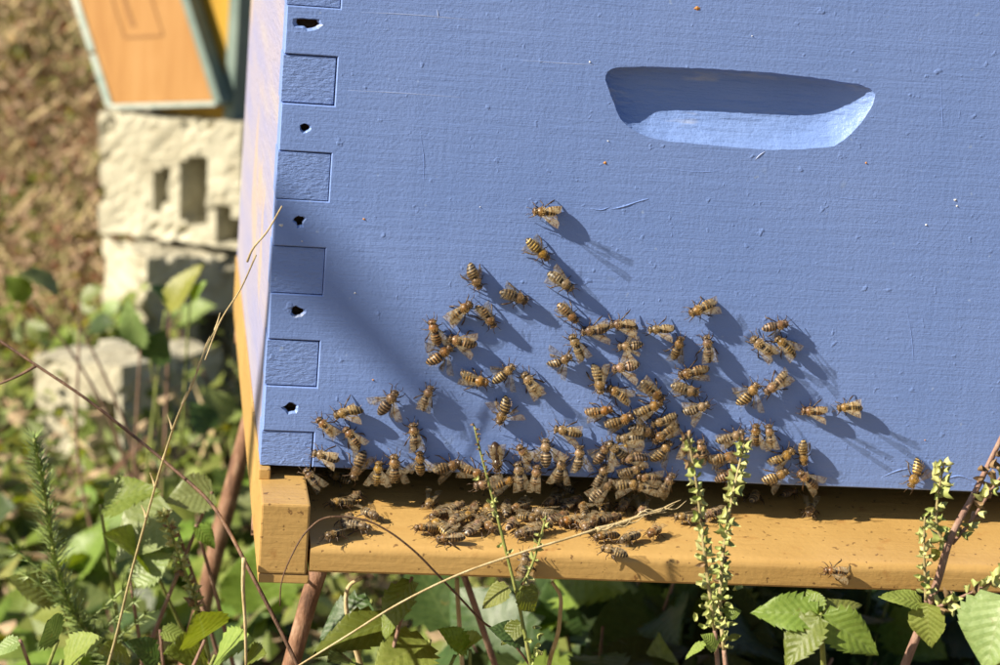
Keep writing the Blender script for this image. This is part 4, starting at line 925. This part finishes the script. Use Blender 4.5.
B = [
 # upper scatter on the blue wall
 (547,212,176,'W','u','topmost of all the bees on the blue front, facing left with wings raised'),
 (538,250,-42,'W','f','second highest bee on the blue front, facing down right below the topmost bee'),
 (561,281,-35,'W','f','third bee in the slanting file under the topmost bee, facing down right'),
 (474,277,-62,'W','u','bee facing down at the upper left end of the scattered group'),
 (514,296,-22,'W','f','bee facing right between the slanting file and the upper left bee'),
 (568,313,-45,'W','f','fourth bee down the slanting file under the topmost bee, pale tail tip up left'),
 (460,312,40,'W','f','bee facing up right with whitish closed wings, left of a bee facing down'),
 (487,316,-55,'W','f','bee facing down right just right of the bee with whitish closed wings'),
 (435,333,105,'W','v','bee facing straight up at the left end of the scattered trio'),
 (440,356,40,'W','s','bee with wings spread wide just below the upright bee at left'),
 (462,342,165,'W','v','bee facing left, head touching the upright and wing-spread pair'),
 (474,380,-10,'W','f','plump bee lying level, alone left of two bees in the middle'),
 (504,374,42,'W','s','bee facing up right with drooping wing, right of the level plump bee'),
 (532,384,130,'W','f','bee facing up left with wings folded, right end of the lower middle trio'),
 (504,411,248,'W','s','bee facing down with one wing out sideways, alone above the thin purple stem tip'),
 (426,398,65,'W','f','bee facing up right, alone right of the wing-spread bee on the left of front'),
 (388,403,55,'W','s','bee with both wings spread wide on the left, apart from the others'),
 # middle cluster, upper part
 (596,330,188,'W','v','bee facing left, top left of the middle cluster beside the slanting file'),
 (624,324,184,'W','u','bee facing left with raised wings along the top of the middle cluster'),
 (661,329,183,'W','u','bee facing left with raised wings, top right of the middle cluster'),
 (677,349,70,'W','f','bee facing up with bright closed wings below the top right of middle cluster'),
 (631,346,183,'W','s','bee facing left, second of three stacked left-facing bees in middle cluster'),
 (626,367,190,'W','s','bee facing left, lowest of three stacked left-facing bees in middle cluster'),
 (577,347,115,'W','f','bee facing up left touching the head of another, left edge of middle cluster'),
 (560,362,28,'W','s','bee facing right at the far left edge of the middle cluster'),
 (599,379,-85,'W','f','bee facing straight down in the middle cluster with clear banded abdomen'),
 (619,394,150,'W','f','bee right below and right of the bee facing straight down'),
 (652,391,-40,'W','f','bee facing down right with banded abdomen left of the pair by the file'),
 (708,349,95,'W','f','bee facing straight up, right of the middle cluster and below the lone bee'),
 (693,372,195,'W','f','bee facing left directly below the upright bee right of the middle cluster'),
 (685,389,-18,'W','f','bee with broad banded abdomen facing right, below a left facing bee'),
 (697,409,27,'W','v','bee facing up right at the lower right corner of the middle cluster'),
 (703,308,200,'W','f','lone bee above the middle cluster on the right, facing down left, long shadow'),
 # right groups
 (775,326,10,'W','u','uppermost of the trio on the right, facing right'),
 (763,347,140,'W','f','left lower bee of the trio on the right, facing up left'),
 (786,346,138,'W','f','right lower bee of the trio on the right, facing up left'),
 (777,384,213,'W','f','bee facing down left, right one of the pair below the trio'),
 (749,395,52,'W','s','bee with one bright wing hanging out, left one of the pair below the trio'),
 (815,411,181,'W','u','bee facing left on the right of the front, second from the right end'),
 (850,407,186,'W','u','rightmost bee on the upper wall, facing left with two-lobed wing shadow'),
 (916,474,243,'W','u','farthest right bee, facing down on the edge of blue front beside flower spike'),
 # middle cluster, lower part
 (599,412,15,'W','f','bee facing right at left of the lower half of middle cluster'),
 (619,421,20,'W','f','bee facing right, just right of another right facing bee in the lower cluster'),
 (649,409,30,'W','f','bee facing up right in the centre of the lower middle cluster'),
 (664,420,202,'W','f','bee facing left touching the head of the central bee of the lower cluster'),
 (665,433,216,'W','f','bee facing down left with bright bands, right side of the lower cluster'),
 (642,430,-25,'W','f','orange bee squeezed between two others in the thick of the lower cluster'),
 (662,452,52,'W','v','bee facing up right at the right edge of the lower cluster'),
 (630,438,185,'W','f','bee facing left just above the yellow-dusted bee'),
 (618,451,140,'W','s','bee dusted with bright yellow pollen in the lower middle cluster'),
 (634,457,195,'W','v','bee facing left directly right of the yellow-dusted bee'),
 (602,454,62,'W','s','bee facing up with a white shining wing left of the yellow-dusted bee'),
 (631,471,25,'W','f','bee facing right with banded tail below the yellow-dusted bee'),
 (649,478,168,'W','f','bee facing left, lower right of the yellow-dusted bee near the box edge'),
 (568,431,172,'W','v','bee facing left between the lower cluster and the lower edge bees'),
 (579,459,85,'W','v','upright bee below the left facing bee beside the lower cluster'),
 (560,470,82,'W','v','upright bee in shade just left of the sunlit upright bee by the lower edge'),
 (546,453,90,'W','s','upright bee with raised wings third right of the dark bee'),
 (526,455,130,'W','v','bee facing up left next to the right of the dark shiny bee'),
 (497,458,-88,'W','f','dark shiny brown bee facing down near the thin purple stem tip'),
 (601,476,62,'W','f','bee facing up right hanging on the box edge below the white winged bee'),
 (472,471,-20,'W','f','bee with pale banded abdomen crossing behind the thin green stem'),
 (447,467,15,'W','v','bee facing right on the box edge left of the green stem'),
 (686,446,82,'W','f','bee hidden behind the tip of the left pale flower spike'),
 (702,452,100,'W','f','bee just right behind the left pale flower spike'),
 (731,438,26,'W','f','bee with dark banded abdomen facing up right above the right flower spike'),
 (756,436,92,'W','v','upright bee, left of the two side by side above the right flower spike'),
 (770,437,97,'W','f','upright bee, right of the two side by side above the right flower spike'),
 (723,458,14,'W','f','bee facing right between the two pale flower spikes, upper of two'),
 (726,475,30,'W','s','bee with glittering wings between the two pale flower spikes, lower of two'),
 (782,458,37,'W','f','bee facing up right right of the right flower spike'),
 (776,477,28,'W','l','bee with a shining white wing tip low right of the right flower spike'),
 (803,453,-84,'W','f','bee facing down with pale banded tail on top, right of the right flower spike'),
 (808,480,140,'W','v','bee facing up left on the lower edge below the bee facing down'),
 # left lower edge of the wall
 (348,411,200,'W','u','bee facing left with wings raised, highest of the bees near the left corner joints'),
 (327,427,140,'W','f','bee facing up left beside the finger joint, upper left of the corner group'),
 (353,438,130,'W','f','bee facing up left in the middle of the left corner group'),
 (326,456,165,'W','u','bee facing left beside the lowest finger joint'),
 (415,437,100,'W','f','upright bee above another upright bee, left part of the lower edge'),
 (420,464,92,'W','s','upright bee with wings spread out on the lower edge directly below another'),
 (358,465,250,'W','v','bee facing down with banded tail up, on the lower edge in left corner'),
 (395,469,95,'W','v','upright bee on the lower edge left of the wing-spread upright bee'),
 (378,474,86,'W','v','upright bee half over the box edge between the left corner and its neighbour'),
 # in the entrance
 (341,478,170,'L','f','bee peeping from the entrance right of the ochre rail end'),
 (313,479,130,'W','f','bee climbing over the inner corner of the ochre rail end'),
 (488,483,190,'W','f','bee in the shade at the entrance right behind the green stem, left of two'),
 (503,483,20,'W','f','orange bee in the shade at the entrance, right of the green stem'),
 (520,476,100,'W','f','bee hanging on the shaded box edge right of the green stem'),
 (536,478,85,'W','f','bee hanging on the shaded box edge below the upright bees'),
 (565,486,160,'L','f','lone bee in the dark entrance left of the middle cluster'),
 (602,490,45,'W','f','orange bee clinging under the box edge below the middle cluster, left one'),
 (627,485,10,'W','f','bright orange bee clinging under the box edge below the middle cluster'),
 (645,487,175,'W','f','dim bee under the box edge right of the bright orange bee'),
 (666,485,60,'W','f','bee hanging alone on the box edge left of the left flower spike'),
 (790,492,30,'L','f','dim bee in the shade of the entrance right of the right flower spike'),
 (755,496,78,'L','v','bee in the shade of the entrance directly right of the right flower spike'),
 (736,494,110,'L','f','bee at the entrance half behind the right flower spike'),
 (572,503,20,'L','f','orange bee deep in the entrance shade above the dark huddle'),
 (554,500,200,'L','f','dim bee deep in the entrance shade at the left above the dark huddle'),
 # landing board, left end beside the rail
 (341,503,190,'L','f','orange bee on the landing board by the rail, rearmost of the left group'),
 (353,498,30,'L','v','brown bee in half shade behind the orange bee by the rail'),
 (369,513,-30,'L','v','bee with pale wings at the right of the group beside the rail'),
 (336,534,200,'L','f','front bee of the group beside the rail, under the arching stalk'),
 (357,526,-8,'L','v','bee with shining black head right of the front bee beside the rail'),
 (346,519,40,'L','f','dim bee in the middle of the group beside the rail'),
 # landing board, left of the green stem
 (431,502,235,'L','l','hindmost bee at the left of the huddle on the landing board, dark face'),
 (439,514,205,'L','f','bee with grey banded abdomen near the left of landing huddle'),
 (454,508,20,'L','f','bee behind the striped one at the rear left of the landing huddle'),
 (426,528,185,'L','f','leftmost bee of the landing huddle, facing left'),
 (440,526,150,'L','f','small dark bee between the leftmost bee and the striped one'),
 (450,538,178,'L','v','frontmost bee at the left of landing huddle with long shadow to the right'),
 (454,521,240,'L','f','bee with dark face in the middle of the left landing huddle'),
 (464,517,10,'L','f','tan bee in the middle of the landing huddle left of the stem'),
 (473,511,60,'L','l','bee with glinting wings at the rear, left of the green stem'),
 (475,527,35,'L','f','bee with bold black and white banded abdomen left of the green stem'),
 (489,512,110,'L','f','dark bee directly left of the green stem at its middle'),
 (485,524,-30,'L','f','dark bee right of the boldly banded bee, touching the green stem'),
 # landing board, right of the green stem
 (506,507,70,'L','f','bee at the rear right of the green stem'),
 (512,523,75,'L','f','dark shiny bee pointing up just right of the green stem'),
 (520,506,200,'L','f','bee with orange thorax second right of the green stem'),
 (528,517,-15,'L','f','bee in the shade at the centre of the huddle right of the green stem'),
 (527,532,190,'L','f','dark bee at the front of the huddle right of the green stem'),
 (541,527,10,'L','f','dark bee behind the small drooping flower spike'),
 (544,513,160,'L','f','dim bee at the rear of the huddle right of the green stem'),
 (559,517,20,'L','f','bee at the left of the dark huddle under the middle cluster'),
 (572,521,185,'L','f','dark bee with a reddish thorax in the huddle behind the straw'),
 (584,509,120,'L','l','bee at the rear of the huddle behind the straw with bent wings'),
 (584,525,-60,'L','v','dark bee just behind the straw, middle of the huddle'),
 (595,520,235,'L','f','golden bee facing forward just above the straw'),
 (610,518,10,'L','f','dark bee right of the golden bee above the straw'),
 (604,505,60,'L','f','bee at the shaded rear above the golden bee'),
 (625,503,235,'L','f','bright bee facing forward at the entrance above the straw end'),
 (643,509,250,'L','l','lone bee facing the viewer, standing just above the feathery end of straw'),
 (655,531,215,'L','f','golden bee standing right of the feathery end of the straw'),
 (606,536,185,'L','f','bee with a glossy wing just below the straw'),
 (630,537,200,'L','f','bee with dark shadow at its right below the straw end'),
 (614,551,170,'L','f','frontmost dark bee on the ledge below the straw'),
 (686,518,178,'L','v','flat dark bee behind the left flower spike on the landing board'),
 (713,513,200,'L','f','bee between the flower spikes on the landing board in half shade'),
 (810,509,262,'L','l','lone bee facing forward at the right of the landing board'),
 (525,566,88,'F','f','grey banded bee climbing the ochre front edge beside the drooping spike'),
 (836,571,176,'F','u','lone bee with dark shiny head on the rounded ochre edge above bramble leaves'),
]
for (x, y, hd, sf, wg, lb) in B:
    lb = 'honey ' + lb if lb.startswith('bee') else lb
    bee(x, y, hd, sf, wg, lb, 1.0, 'dark shiny brown bee facing down near' in lb, 'yellow pollen' in lb)
